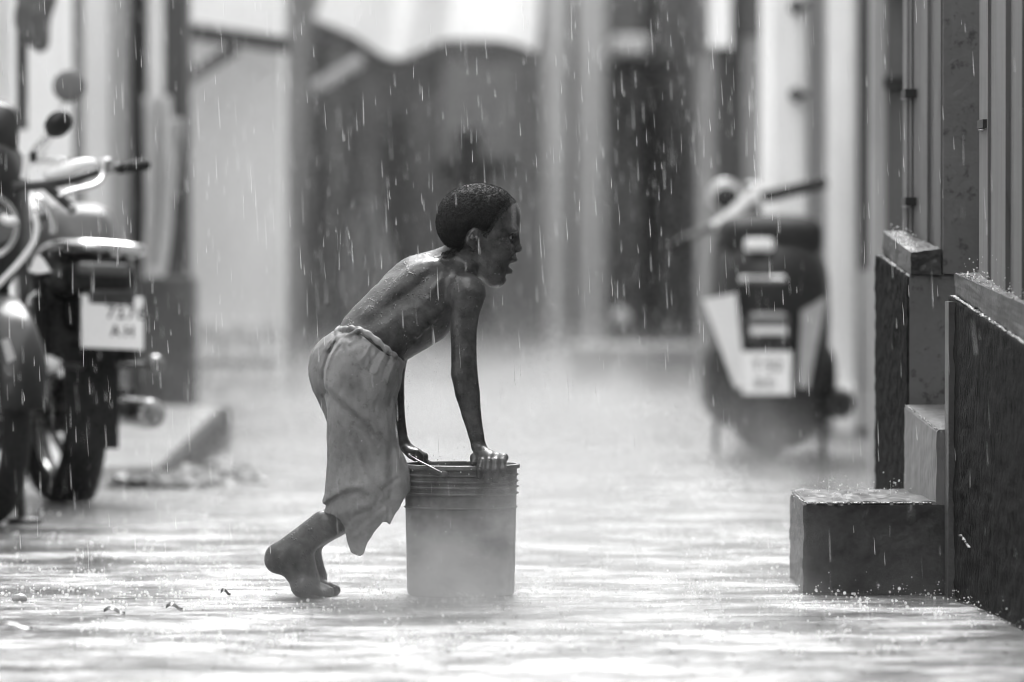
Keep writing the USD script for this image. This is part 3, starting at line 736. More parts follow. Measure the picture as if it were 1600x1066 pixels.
# --- motorcycle seen from behind
th = math.radians(21)
b2 = thing('motorcycle', 'dark motorcycle seen from behind with white licence plate and round silencer end', 'motorcycle', (X(86, 16.42), 16.42, 0), th)
wheel(b2, (0, 0, 0.285), 0.285, 0.042)
wheel(b2, (0, 1.24, 0.285), 0.285, 0.036)
obj('rear_mudguard', lathe([(0.322, -0.062), (0.335, -0.04), (0.338, 0), (0.335, 0.04), (0.322, 0.062), (0.318, 0.06), (0.330, 0.038), (0.333, 0), (0.330, -0.038), (0.318, -0.06)], 60, 'x', (0, 0, 0.285), closed=True).slice_plane([0, 0.06, 0.30], [0, -0.75, 0.66], cap=False), black, b2, smooth=True)
obj('mudflap', hull([(-0.085, -0.355, 0.46), (0.085, -0.355, 0.46), (-0.075, -0.38, 0.17), (0.075, -0.38, 0.17), (-0.085, -0.348, 0.46), (0.085, -0.348, 0.46), (-0.075, -0.372, 0.17), (0.075, -0.372, 0.17)]), rubber, b2)
for s in (-1, 1):
    obj('swing_arm', tube([(s * 0.075, 0.0, 0.285), (s * 0.085, 0.45, 0.33)], 0.018, 10), metal_d, b2)
    sp = [(s * 0.105 + 0.024 * math.cos(a), 0.02 + 0.10 * a / 50 + 0.024 * math.sin(a), 0.33 + 0.26 * a / 50) for a in np.linspace(0, 50, 140)]
    sh = obj('shock_absorber', tube([(s * 0.105, 0.02, 0.29), (s * 0.105, 0.13, 0.62)], 0.013, 10), chrome, b2)
    obj('spring', tube(sp, 0.005, 6), chrome, sh, smooth=True)
obj('frame', cat_([tube([(0, -0.40, 0.66), (0, 0.2, 0.66), (0, 0.55, 0.62), (0, 0.86, 0.86)], 0.022, 10, spline=20), tube([(0, 0.86, 0.84), (0, 0.74, 0.25), (0, 0.3, 0.20)], 0.02, 10)]), metal_d, b2, smooth=30)
eng = cat_([box(-0.13, 0.13, 0.36, 0.72, 0.19, 0.40, 0.03)] + [box(-0.10, 0.10, 0.58, 0.74, 0.41 + 0.018 * k, 0.418 + 0.018 * k, 0.002) for k in range(10)])
obj('engine', eng, metal_d, b2)
obj('side_panel', sec([(-0.30, 0.50, 0.66, 0.06), (-0.1, 0.42, 0.68, 0.115), (0.25, 0.42, 0.68, 0.12), (0.42, 0.46, 0.66, 0.09)]), black, b2, smooth=True)
obj('fuel_tank', sec([(0.34, 0.66, 0.80, 0.08), (0.45, 0.63, 0.90, 0.13), (0.65, 0.64, 0.95, 0.15), (0.82, 0.70, 0.92, 0.11), (0.88, 0.76, 0.88, 0.06)]), black, b2, smooth=True)
obj('seat', sec([(-0.30, 0.66, 0.83, 0.075), (-0.24, 0.655, 0.865, 0.112), (0.0, 0.655, 0.845, 0.125), (0.28, 0.655, 0.80, 0.12), (0.42, 0.66, 0.80, 0.08)]), greyp, b2, smooth=True)
rk = [tube([(-0.125, -0.24, 0.70), (-0.135, -0.42, 0.742), (-0.11, -0.475, 0.748), (0.11, -0.475, 0.735), (0.135, -0.42, 0.732), (0.125, -0.24, 0.70)], 0.014, 10, spline=40), box(-0.125, 0.125, -0.478, -0.30, 0.728, 0.742, 0.005)]
obj('luggage_rack', cat_(rk), chrome, b2, smooth=30)
tl = obj('tail_lamp', sec([(-0.47, 0.625, 0.70, 0.085), (-0.45, 0.605, 0.712, 0.112), (-0.36, 0.60, 0.715, 0.118), (-0.28, 0.61, 0.70, 0.09)]), black, b2, smooth=True)
obj('lamp_lens', rot(box(-0.075, 0.075, -0.484, -0.468, 0.662, 0.696, 0.006), 0.04, [0, 1, 0], (0, -0.47, 0.68)), lens_m, tl)
plate(b2, (0.02, -0.50, 0.530), 0.182, 0.150, -0.16, [('7176', -0.12, 0.08, 0.034), ('A H', -0.04, -0.26, 0.030)], turn=0.05)
obj('number_bracket', box(-0.05, 0.09, -0.494, -0.40, 0.50, 0.62, 0.006), metal_d, b2)
for s in (-1, 1):
    ind = obj('indicator', tube([(s * 0.05, -0.44, 0.405), (s * 0.13, -0.45, 0.41)], 0.008, 8), metal_d, b2)
    obj('indicator_lens', ell((s * 0.155, -0.46, 0.412), (0.030, 0.028, 0.026), 2), whitep if s < 0 else lens_m, ind, smooth=True)
mf = obj('silencer', lathe([(0.020, 0.75), (0.032, 0.55), (0.042, 0.45), (0.044, 0.05), (0.043, 0.0), (0.036, -0.006), (0.026, -0.004), (0.024, 0.03), (0.0, 0.03)], 28, 'y', (0.0, 0, 0)), chrome, b2, smooth=35)
UsdGeom.Xformable(mf).AddTranslateOp().Set(Gf.Vec3d(0.165, -0.40, 0.268))
obj('exhaust_pipe', tube([(0.165, 0.34, 0.268), (0.15, 0.6, 0.22), (0.10, 0.74, 0.30), (0.05, 0.74, 0.44)], 0.018, 10, spline=20), chrome, b2, smooth=True)
for s in (-1, 1):
    obj('centre_stand', tube([(s * 0.09, 0.40, 0.22), (s * 0.15, 0.16, 0.012)], 0.013, 8), metal_d, b2)
    obj('foot_peg', tube([(s * 0.13, 0.12, 0.31), (s * 0.26, 0.10, 0.315)], 0.013, 8), rubber, b2)
    obj('fork_leg', tube([(s * 0.075, 1.24, 0.285), (s * 0.085, 0.98, 0.90)], 0.019, 10), chrome, b2)
    mr = obj('mirror', ell((s * 0.30 , 0.86, 1.225), (0.054, 0.014, 0.050), 3), greyp, b2, smooth=True)
    obj('mirror_stem', tube([(s * 0.20, 0.90, 0.99), (s * 0.26, 0.88, 1.10), (s * 0.29, 0.87, 1.20)], 0.006, 8, spline=12), chrome, mr)
    obj('grip', tube([(s * 0.26, 0.82, 0.985), (s * 0.38, 0.77, 0.98)], 0.017, 10), rubber, b2)
obj('handlebar', tube([(-0.28, 0.81, 0.985), (-0.15, 0.92, 0.985), (0, 0.94, 0.95), (0.15, 0.92, 0.985), (0.28, 0.81, 0.985)], 0.011, 10, spline=24), chrome, b2, smooth=True)
obj('headlamp', ell((0, 1.10, 0.87), (0.085, 0.09, 0.085), 3), black, b2, smooth=True)

rk2 = np.random.default_rng(4)
obj('chain_case', box(-0.125, -0.095, -0.05, 0.50, 0.27, 0.36, 0.02), metal_d, b2)
obj('brake_drum', lathe([(0, 0.055), (0.075, 0.055), (0.082, 0.04), (0.082, 0.0), (0, 0.0)], 28, 'x', (0.0, 0, 0.285)), metal_d, b2, smooth=35)
obj('grab_handle', tube([(-0.12, -0.1, 0.72), (-0.15, -0.25, 0.80), (-0.12, -0.36, 0.83)], 0.009, 8, spline=14), metal_d, b2, smooth=True)
for k in range(7):
    p0 = np.array([rk2.uniform(-.12, .12), rk2.uniform(-.3, .1), rk2.uniform(.5, .62)]); p1 = np.array([rk2.uniform(-.16, .16), rk2.uniform(-.1, .5), rk2.uniform(.15, .4)])
    obj('cable', tube([p0, (p0 + p1) / 2 + rk2.normal(0, .05, 3), p1], 0.006, 6, spline=12), rubber if k % 3 else chrome, b2, smooth=True)
for s in (-1, 1):
    obj('leg_guard', tube([(s * 0.08, 0.62, 0.58), (s * 0.21, 0.52, 0.50), (s * 0.24, 0.30, 0.36), (s * 0.20, 0.06, 0.34), (s * 0.11, -0.06, 0.44), (s * 0.10, -0.22, 0.60)], 0.012, 8, spline=30), metal_d, b2, smooth=True)
    obj('saddle_bag', sec([(-0.30, 0.44, 0.62, 0.02), (-0.26, 0.40, 0.66, 0.045), (0.0, 0.40, 0.66, 0.05), (0.08, 0.44, 0.62, 0.02)]), rubber, b2, smooth=True)
    UsdGeom.Xformable(stage.GetPrimAtPath(pathof(b2) + '/saddle_bag' + ('' if s < 0 else '_001'))).AddTranslateOp().Set(Gf.Vec3d(s * 0.135, 0, 0))
obj('prop_stand', tube([(-0.12, 0.36, 0.24), (-0.26, 0.22, 0.012)], 0.012, 8), metal_d, b2)
obj('battery_box', box(-0.10, 0.08, -0.28, -0.05, 0.42, 0.60, 0.015), metal_d, b2)
for s in (-1, 1):
    obj('stay', tube([(s * 0.10, -0.36, 0.66), (s * 0.13, -0.18, 0.46), (s * 0.12, 0.0, 0.30)], 0.010, 8), metal_d, b2)

# --- motorcycle facing us at the left edge
tb = math.radians(180 + 16)
b1 = thing('motorcycle', 'black motorcycle facing the camera at the left edge, white trim on its cowl', 'motorcycle', (X(-26, 15.35), 15.35, 0), tb)
# local frame: x is its left seen from us, y forward (towards the camera), z up;  to_b1 turns a picture position into that frame
cs, sn = math.cos(-tb), math.sin(-tb)
def L(px, py, Y=15.3):
    p = at(px, py, Y) - np.array([X(-26, 15.35), 15.35, 0])
    return np.array([p[0] * cs - p[1] * sn, p[0] * sn + p[1] * cs, p[2]])
wheel(b1, (0.0, 0.10, 0.285), 0.285, 0.040, turn=0.10)
wheel(b1, (0.0, -1.16, 0.285), 0.285, 0.045)
for s in (-1, 1):
    obj('fork_leg', tube([(s * 0.078, 0.10, 0.285), (s * 0.088, -0.12, 0.86)], 0.020, 12), chrome, b1)
    obj('swing_arm', tube([(s * 0.085, -1.16, 0.285), (s * 0.085, -0.75, 0.32)], 0.018, 8), metal_d, b1)
    obj('crash_bar', tube([(s * 0.04, -0.22, 0.62), (s * 0.17, -0.20, 0.52), (s * 0.20, -0.22, 0.34), (s * 0.06, -0.25, 0.24)], 0.011, 8, spline=24), chrome if s > 0 else metal_d, b1, smooth=True)
fend = lathe([(0.315, -0.070), (0.330, -0.05), (0.336, 0), (0.330, 0.05), (0.315, 0.070), (0.310, 0.066), (0.324, 0.046), (0.330, 0), (0.324, -0.046), (0.310, -0.066)], 60, 'x', (0, 0.10, 0.285), closed=True).slice_plane([0, 0.0, 0.36], [0, 0.1, 1.0], cap=False)
obj('front_mudguard', rot(fend, 0.10, [0, 0, 1], (0, 0.1, 0.285)), black, b1, smooth=True)
obj('cowl', sec([(0.02, 0.68, 0.98, 0.03), (0.0, 0.62, 1.02, 0.09), (-0.08, 0.56, 1.05, 0.145), (-0.20, 0.60, 1.02, 0.13), (-0.27, 0.70, 0.96, 0.07)]), black, b1, smooth=True)
obj('windscreen', rot(sec([(-0.02, 0.98, 1.06, 0.05), (-0.06, 0.97, 1.13, 0.11), (-0.11, 0.97, 1.15, 0.12), (-0.15, 0.99, 1.10, 0.07)]), 0.0, [0, 0, 1]), black, b1, smooth=True)
hl = obj('headlamp', ell((0, 0.01, 0.80), (0.085, 0.05, 0.062), 3), lens_m, b1, smooth=True)
obj('lamp_bezel', torus((0, 0.02, 0.80), 0.085, 0.010, 'y', 36, 8), chrome, hl, smooth=True)
obj('leg_shield', sec([(-0.06, 0.30, 0.72, 0.10), (-0.12, 0.27, 0.76, 0.165), (-0.18, 0.30, 0.78, 0.17), (-0.22, 0.36, 0.72, 0.12)]), black, b1, smooth=True)
for pts, r_, mt in (([(-10, 452), (18, 424), (40, 398), (54, 374), (57, 352), (52, 334)], 0.0085, whitep), ([(53, 308), (68, 316), (78, 332), (83, 352), (82, 366)], 0.009, chrome), ([(36, 280), (40, 262), (40, 238)], 0.010, whitep), ([(2, 338), (14, 346), (26, 342)], 0.012, whitep)):
    P = np.array([L(a, b, 15.12) for a, b in pts])
    obj('trim_strip', tube(P, r_, 8, spline=24), mt, b1, smooth=True)
q = [(44, 424), (58, 398), (66, 402), (80, 424), (60, 428)]
obj('side_lamp', hull([L(a, b, Y) for a, b in q for Y in (15.10, 15.16)]), whitep, b1)
obj('latch', tube([L(44, 478, 15.08), L(47, 464, 15.08), L(58, 456, 15.08)], 0.006, 8), chrome, b1, smooth=True)
obj('fork_cover', hull([L(a, b, Y) for a, b in ((2, 532), (14, 528), (24, 560), (12, 568)) for Y in (14.86, 14.90)]), chrome, b1)
bar = np.array([L(20, 292, 15.35), L(60, 290, 15.32), L(100, 284, 15.30), L(140, 272, 15.34), L(186, 262, 15.40)])
obj('handlebar', tube(bar, 0.013, 10, spline=24), metal_d, b1, smooth=True)
obj('handlebar_cover', tube([L(72, 276, 15.26), L(100, 266, 15.25), L(118, 260, 15.26), L(148, 256, 15.30)], np.array([0.012, 0.019, 0.018, 0.013]), 12, spline=20), whitep, b1, smooth=True)
obj('grip', tube([L(186, 263, 15.40), L(230, 257, 15.46)], 0.0155, 14), rubber, b1, smooth=30)
rs = obj('fluid_reservoir', lathe([(0, -0.02), (0.022, -0.02), (0.024, -0.012), (0.024, 0.014), (0.019, 0.02), (0, 0.02)], 20, 'z', L(165, 258, 15.33)), chrome, b1, smooth=30)
obj('brake_lever', tube([L(160, 268, 15.31), L(140, 292, 15.24), L(108, 300, 15.2), L(92, 308, 15.18)], 0.008, 8, spline=16), chrome, b1, smooth=True)
mc = L(91, 194, 15.30)
mr = obj('mirror', ell((0, 0, 0), (0.041, 0.016, 0.034), 3, trimesh.transformations.rotation_matrix(0.7, [0, 1, 0])[:3, :3]), black, b1, smooth=True); UsdGeom.Xformable(mr).AddTranslateOp().Set(Gf.Vec3d(*mc))
obj('mirror_stem', tube([L(50, 240, 15.30), L(60, 226, 15.30), L(76, 210, 15.30)], 0.0085, 8), chrome, b1, smooth=True)
obj('mirror_boot', tube([L(50, 252, 15.30), L(51, 238, 15.30)], 0.013, 10), rubber, b1, smooth=30)
sg = obj('indicator', tube([L(74, 292, 15.24), L(110, 324, 15.16)], 0.013, 10), rubber, b1, smooth=30)
obj('indicator_lens', ell(L(112, 327, 15.15), (0.013, 0.013, 0.013), 2), lens_m, sg, smooth=True)
obj('engine', cat_([box(-0.14, 0.14, -0.72, -0.30, 0.18, 0.42, 0.03), box(-0.10, 0.10, -0.40, -0.22, 0.30, 0.58, 0.02)]), metal_d, b1)
obj('fuel_tank', sec([(-0.28, 0.78, 0.92, 0.08), (-0.42, 0.70, 0.98, 0.14), (-0.62, 0.70, 0.95, 0.13), (-0.74, 0.72, 0.84, 0.08)]), black, b1, smooth=True)
obj('seat', sec([(-0.66, 0.68, 0.80, 0.09), (-0.80, 0.67, 0.82, 0.12), (-1.15, 0.68, 0.84, 0.12), (-1.32, 0.70, 0.83, 0.08)]), greyp, b1, smooth=True)
obj('frame', cat_([tube([(0, -0.2, 0.84), (0, -0.5, 0.66), (0, -1.3, 0.66)], 0.022, 8), tube([(0, -0.2, 0.8), (0, -0.28, 0.25), (0, -0.75, 0.2)], 0.02, 8)]), metal_d, b1, smooth=30)
obj('side_stand', tube([L(24, 640, 15.2), L(34, 792, 15.2) * np.array([1, 1, 0]) + np.array([0, 0, 0.012])], 0.013, 8), metal_d, b1)
obj('stand_foot', ell(L(38, 795, 15.2) * np.array([1, 1, 0]) + np.array([0, 0, 0.012]), (0.05, 0.03, 0.012), 2), metal_d, b1, smooth=True)

# --- scooter parked on the right
sc_ = thing('motor_scooter', 'parked dark motor scooter seen from behind with pale side panels and handlebars turned', 'scooter', (X(1205, 19.35), 19.35, 0), 0.0)
def K(px, py, y=0.0):
    p = at(px, py, 19.35 + y); return np.array([p[0] - X(1205, 19.35), y, p[2]])
wheel(sc_, (0, 0.10, 0.215), 0.215, 0.052, disc=True, spokes=5)
wheel(sc_, (0, 1.26, 0.215), 0.215, 0.048, disc=True, spokes=5)
obj('rear_body', sec([(-0.30, 0.30, 0.66, 0.10), (-0.26, 0.24, 0.74, 0.165), (-0.12, 0.20, 0.78, 0.195), (0.10, 0.20, 0.78, 0.205), (0.36, 0.24, 0.74, 0.19), (0.5, 0.28, 0.66, 0.14)]), black, sc_, smooth=True)
obj('engine_cover', sec([(-0.16, 0.16, 0.40, 0.12), (-0.10, 0.10, 0.44, 0.215), (0.2, 0.10, 0.44, 0.235), (0.42, 0.14, 0.40, 0.17)]), metal_d, sc_, smooth=True)
obj('seat', sec([(-0.24, 0.70, 0.80, 0.12), (-0.18, 0.68, 0.835, 0.165), (0.1, 0.70, 0.84, 0.18), (0.4, 0.70, 0.82, 0.16), (0.52, 0.70, 0.78, 0.10)]), rubber, sc_, smooth=True)
for pts in ([(1098, 468), (1150, 458), (1166, 606), (1148, 606)], [(1252, 486), (1292, 462), (1264, 606), (1246, 606)]):
    P = [K(a, b, d) for a, b in pts for d in (-0.335, -0.285)]
    m = hull(P); obj('side_panel', m, whitep if pts[0][0] < 1200 else M('side_panel_grey', 0.38, rough=0.3, bump=0.03, coat=0.4, space='object'), sc_)
plate(sc_, K(1198, 583, -0.345), 0.165, 0.145, -0.1, [('T 52', -0.30, 0.06, 0.034), ('B E', -0.24, -0.34, 0.030)])
obj('number_bracket', box(K(1180, 500)[0], K(1215, 500)[0], -0.338, -0.2, 0.26, 0.44, 0.006), metal_d, sc_)
a, b = K(1162, 536), K(1226, 486)
tl = obj('tail_lamp', box(a[0], b[0], -0.335, -0.26, a[2], b[2], 0.015), lens_m, sc_)
obj('lamp_bar', box(a[0] + .01, b[0] - .01, -0.345, -0.336, a[2] + 0.035, a[2] + 0.06, 0.003), whitep, tl)
for y0, y1, x0, x1 in ((372, 392, 1158, 1202), (430, 441, 1150, 1222)):
    p, q = K(x0, y1), K(x1, y0)
    obj('grab_rail', box(p[0], q[0], -0.315, -0.27, p[2], q[2], 0.008), whitep if y0 < 400 else chrome, sc_)
obj('rear_mudguard', sec([(-0.33, 0.13, 0.32, 0.07), (-0.28, 0.06, 0.36, 0.135), (-0.16, 0.05, 0.40, 0.15), (0.05, 0.12, 0.40, 0.15)]), black, sc_, smooth=True)
obj('silencer', lathe([(0, 0.4), (0.045, 0.38), (0.05, 0.0), (0.04, -0.02), (0.02, -0.02), (0.018, 0.02), (0, 0.02)], 24, 'y', (0.225, -0.18, 0.20)), metal_d, sc_, smooth=35)
for px0, px1 in ((1120, 1117), (1284, 1287)):
    obj('stand_leg', tube([K(px0, 640, 0.2), K(px1, 700, 0.15) * np.array([1, 1, 0]) + np.array([0, 0, .008])], 0.011, 8), metal_d, sc_)
obj('front_shield', sec([(0.98, 0.25, 0.78, 0.14), (1.02, 0.22, 0.84, 0.17), (1.08, 0.26, 0.84, 0.15), (1.14, 0.34, 0.80, 0.09)]), black, sc_, smooth=True)
obj('floor_board', box(-0.13, 0.13, 0.45, 1.04, 0.24, 0.30, 0.02), black, sc_)
obj('steering_column', tube([(0, 1.2, 0.3), (-0.02, 0.98, 0.95)], 0.03, 10), metal_d, sc_)
obj('handlebar', tube([K(1072, 374, 0.80), K(1105, 357, 0.86), K(1125, 346, 0.89)], 0.013, 10), metal_d, sc_, smooth=30)
obj('handlebar_cowl', tube([K(1112, 354, 0.87), K(1135, 341, 0.90), K(1158, 324, 0.92), K(1188, 303, 0.88)], np.array([0.014, 0.021, 0.029, 0.036]), 14, spline=24), whitep, sc_, smooth=True)
obj('grip', tube([K(1190, 309, 0.90), K(1245, 296, 0.84), K(1290, 285, 0.80)], 0.022, 12), rubber, sc_, smooth=30)
obj('grip', tube([K(1072, 374, 0.80), K(1050, 386, 0.76)], 0.016, 12), rubber, sc_, smooth=30)
mr = obj('mirror', ell((0, 0, 0), (0.062, 0.035, 0.06), 3), M('pale_housing', 0.5, rough=0.25, bump=0.02, coat=0.4, space='object'), sc_, smooth=True); UsdGeom.Xformable(mr).AddTranslateOp().Set(Gf.Vec3d(*K(1133, 305, 0.95)))
obj('mirror_glass', ell((0.004, -0.028, -0.012), (0.046, 0.012, 0.042), 3), black, mr, smooth=True)
obj('mirror_stem', tube([K(1140, 338, 0.93), K(1136, 322, 0.95)], 0.007, 8), chrome, sc_)
# ------------------------------------------------------------------ the bucket
bc = (X(720, 12.28), 12.28)
pail = thing('bucket', 'tall grey plastic pail with ribbed rim under the boy\'s hands', 'bucket', (bc[0], bc[1], 0))
hb = 0.2885
pr = [(0.0, 0.004), (0.108, 0.004), (0.1145, 0.008), (0.116, 0.014)]
def rb(z): return 0.116 + (z - 0.014) / (hb - 0.014) * 0.0055
for zc, o in ((0.196, .0036), (0.226, .0050), (0.240, .0052), (0.252, .0040), (0.266, .0036)):
    pr += [(rb(zc - .004), zc - .0035), (rb(zc) + o, zc - .0012), (rb(zc) + o, zc + .0006), (rb(zc + .004), zc + .0025)]
pr += [(rb(hb) , hb - 0.010), (rb(hb) + .0058, hb - 0.009), (rb(hb) + .0062, hb - 0.001), (rb(hb) + .004, hb), (rb(hb) - .001, hb), (rb(hb) - .003, hb - .004), (0.111, 0.03), (0.105, 0.010), (0.0, 0.010)]
bucket_m = M('scuffed_plastic', 0.17, rough=0.42, var=0.6, scale=14, bump=0.35, bscale=60, bdist=0.003, spec=0.45, space='object', spots=0.3)
obj('pail_body', lathe(pr, 96), bucket_m, pail, smooth=35)
wire = M('steel_wire', 0.45, rough=0.25, var=0.05, metal=1.0, bump=0)
hnd = []
for t in np.linspace(0, 1, 26):
    a = math.pi * t
    p = np.array([-0.112 + 0.075 * math.sin(a) * 1.0, 0.126 * math.cos(a) , 0.262 + 0.056 * math.sin(a)])
    hnd.append(p)
hnd = np.array(hnd); hnd[:, 0] = -0.034 - 0.078 * np.sin(np.pi * np.linspace(0, 1, 26)); hnd[:, 1] = 0.122 * np.cos(np.pi * np.linspace(0, 1, 26)); hnd[:, 2] = 0.272 + 0.036 * np.sin(np.pi * np.linspace(0, 1, 26))
obj('bail_handle', tube(hnd, 0.0021, 8), wire, pail, smooth=True)
for s_ in (-1, 1):
    obj('handle_ear', box(-0.042, -0.026, s_ * 0.1195 - 0.005, s_ * 0.1195 + 0.005, 0.262, 0.280, 0.004), bucket_m, pail)
# ------------------------------------------------------------------ the boy (modelled in units of 1/S metre: x right, y down, d away)
def boy_world(v):
    v = np.asarray(v, float)
    return np.stack([(v[:, 0] - 800) / S, YB + v[:, 2] / S, EYE - (v[:, 1] - 350) / S], 1)


def frame(spine, yaw):
    s = np.asarray(spine, float); s /= np.linalg.norm(s)
    l = np.array([math.sin(yaw), 0.12, -math.cos(yaw)]); l -= s * (l @ s); l /= np.linalg.norm(l)
    return np.array([s, l, np.cross(s, l)])


B = Field((405, 278, -150), (832, 944, 150), 1.5)
yaw = math.radians(27)
# torso: stations (x, y, d, half width, half depth)
st = [(552, 562, -22, 50, 44), (572, 540, -18, 55, 45), (593, 518, -12, 62, 49), (617, 497, -5, 67, 53), (641, 478, 2, 72, 56), (666, 456, 8, 74, 53), (692, 436, 12, 64, 42)]
for i, (x, y, d, a, b) in enumerate(st):
    p, q = st[max(i - 1, 0)], st[min(i + 1, len(st) - 1)]
    B.ell((x, y, d), (34, a, b), frame(np.subtract(q[:3], p[:3]), yaw), k=26)
B.cone((616, 528, -6), (672, 502, 0), 36, 32, 22)
B.cone((560, 508, -6), (600, 476, -2), 14, 16, 24)                                   # belly
B.cone((714, 416, 8), (740, 386, -4), 31, 31, 16)                                 # neck
B.cone((696, 420, 10), (718, 384, 0), 14, 10, 12)                                  # nape
R_SH, L_SH = np.array((732, 457, -62)), np.array((662, 436, 82))
for q in (R_SH, L_SH):
    B.cone((712, 420, 10), q + (-6, -6, 6 * np.sign(-q[2])), 25, 17, 22)          # trapezius to shoulder
    B.ell(q, (25, 26, 25), None, k=18)
# shoulder blades, spine furrow, flank
B.ell((660, 436, -42), (36, 22, 12), np.array([[0.80, -0.60, 0], [0.55, 0.74, -0.39], [-0.23, -0.31, -0.92]]), k=24)
B.ell((632, 440, 40), (36, 22, 14), np.array([[0.80, -0.60, 0], [0.55, 0.74, 0.39], [-0.23, -0.31, 0.92]]), k=24)
B.cone((650, 428, 20), (692, 416, 14), 20, 18, 24)
def skin_at(F_, x, y):
    i, j = int(round((x - F_.lo[0]) / F_.h)), int(round((y - F_.lo[1]) / F_.h))
    k = np.argmax(F_.f[i, j] < 0); return F_.lo[2] + F_.h * k
B.chain([(x, y, skin_at(B, x, y) - 2.2, r) for x, y, r in ((572, 506, 2.0), (600, 485, 2.8), (630, 463, 3.2), (652, 446, 3.2), (672, 428, 2.4))], 22, 'sub')
for x, y in ((684, 414), (693, 404)):
    B.ell((x, y, skin_at(B, x, y) + 1), (6, 5, 3.0), None, k=10)                   # vertebrae
for t in (0, 1, 2, 3):
    B.cone((630 + 13 * t, 505 - 12 * t, -66), (655 + 12 * t, 522 - 13 * t, -58), 2.2, 1.8, 9)   # ribs
# arms
B.chain([(*R_SH, 24), (725, 512, -68, 20.5), (725.5, 556, -72, 19.5), (726, 582, -72, 20.5), (731, 612, -70, 19), (737, 645, -66, 15), (744, 676, -62, 12), (749, 698, -60, 10.8)], 12, flat=((0, 0, 1), 1.12))
B.chain([(*L_SH, 23), (638, 505, 84, 20), (616, 560, 86, 19), (611, 590, 84, 19), (613, 625, 80, 17), (619, 662, 74, 13), (626, 694, 68, 11)], 12)
# right hand gripping the near rim
B.chain([(750, 698, -62, 11), (757, 708, -74, 14), (766, 714, -83, 15)], 8, flat=((0.4, -0.9, -0.1), 1.35))
B.cone((761, 712, -76), (780, 716, -84), 12, 9, 8)
for kx, kd, tx, ty, r in ((752, -92, 750, 740, 6.4), (763, -95, 763, 747, 6.8), (774, -94, 775, 746, 6.5), (784, -89, 787, 738, 5.8)):
    B.chain([(kx + 4, 712, kd + 12, r + 1), (kx + 1, 718, kd - 3, r), (tx, 730, kd - 10, r - .4), (tx, ty, kd - 8, r - 1.1)], 3.5)
B.chain([(750, 706, -66, 8), (742, 712, -72, 7), (741, 720, -79, 6)], 4)          # thumb
# left hand on the far rim
B.chain([(626, 694, 68, 11), (636, 704, 66, 12), (645, 709, 64, 11)], 8, flat=((0.3, -0.9, 0), 1.35))
for q, (ex, ed) in enumerate(((656, 44), (661, 56), (662, 67), (657, 78))):
    B.chain([(640, 708, 52 + 8 * q, 7), (650, 710, ed, 6.2), (ex, 716, ed + 3, 5.6), (ex + 1, 725, ed + 6, 5)], 3.5)
B.chain([(632, 704, 56, 7), (641, 713, 46, 6), (648, 718, 40, 5.2)], 4)
# legs: near (right) and far (left), heels raised, toes on the ground
def leg(hip, knee, dx, dy, dd, side):
    o = np.array((dx, dy, dd), float)
    B.cone(hip, knee, 40, 25, 14)
    an = np.array((458, 856, -58.0)) + o
    B.chain([(*knee, 24), *[(*(np.array(p[:3]) + o), p[3]) for p in ((547, 798, -56, 24), (514, 820, -57, 21.5), (488, 838, -58, 18.5), (464, 853, -58, 17))]], 10)
    B.cone(np.array((503, 811, -60.0)) + o, np.array((436, 862, -58.0)) + o, 14, 14, 12)      # calf to heel string
    P = lambda x, y, d: np.array((x, y, d), float) + o
    B.ell(P(434, 872, -57), (19, 21, 19), None, k=12)
    B.cone(P(448, 868, -57), P(478, 906, -55), 21, 20, 12, flat=((0, 0, 1), 0.92))
    B.cone(P(474, 858, -58), P(488, 904, -54), 17, 12, 12, flat=((0, 0, 1), 0.85))
    B.cone(P(473, 914, -68), P(484, 916, -36), 16, 15, 10)
    for t in range(5):
        u = t / 4
        d0 = (-72 + 38 * u) if side > 0 else (-36 - 38 * u)
        L = 16 + 12 * u; r = 6.2 + 2.6 * (u == 1) + 0.8 * u
        B.chain([(*P(482, 914, d0), r + 2), (*P(486 + 0.55 * L, 919, d0 + 5), r), (*P(486 + L, 923.5, d0 + 8), r - 0.6)], 4)
leg((570, 590, -55), (590, 770, -50), 0, 0, 0, 1)
leg((536, 588, 14), (596, 766, 18), 9, -1, 62, -1)
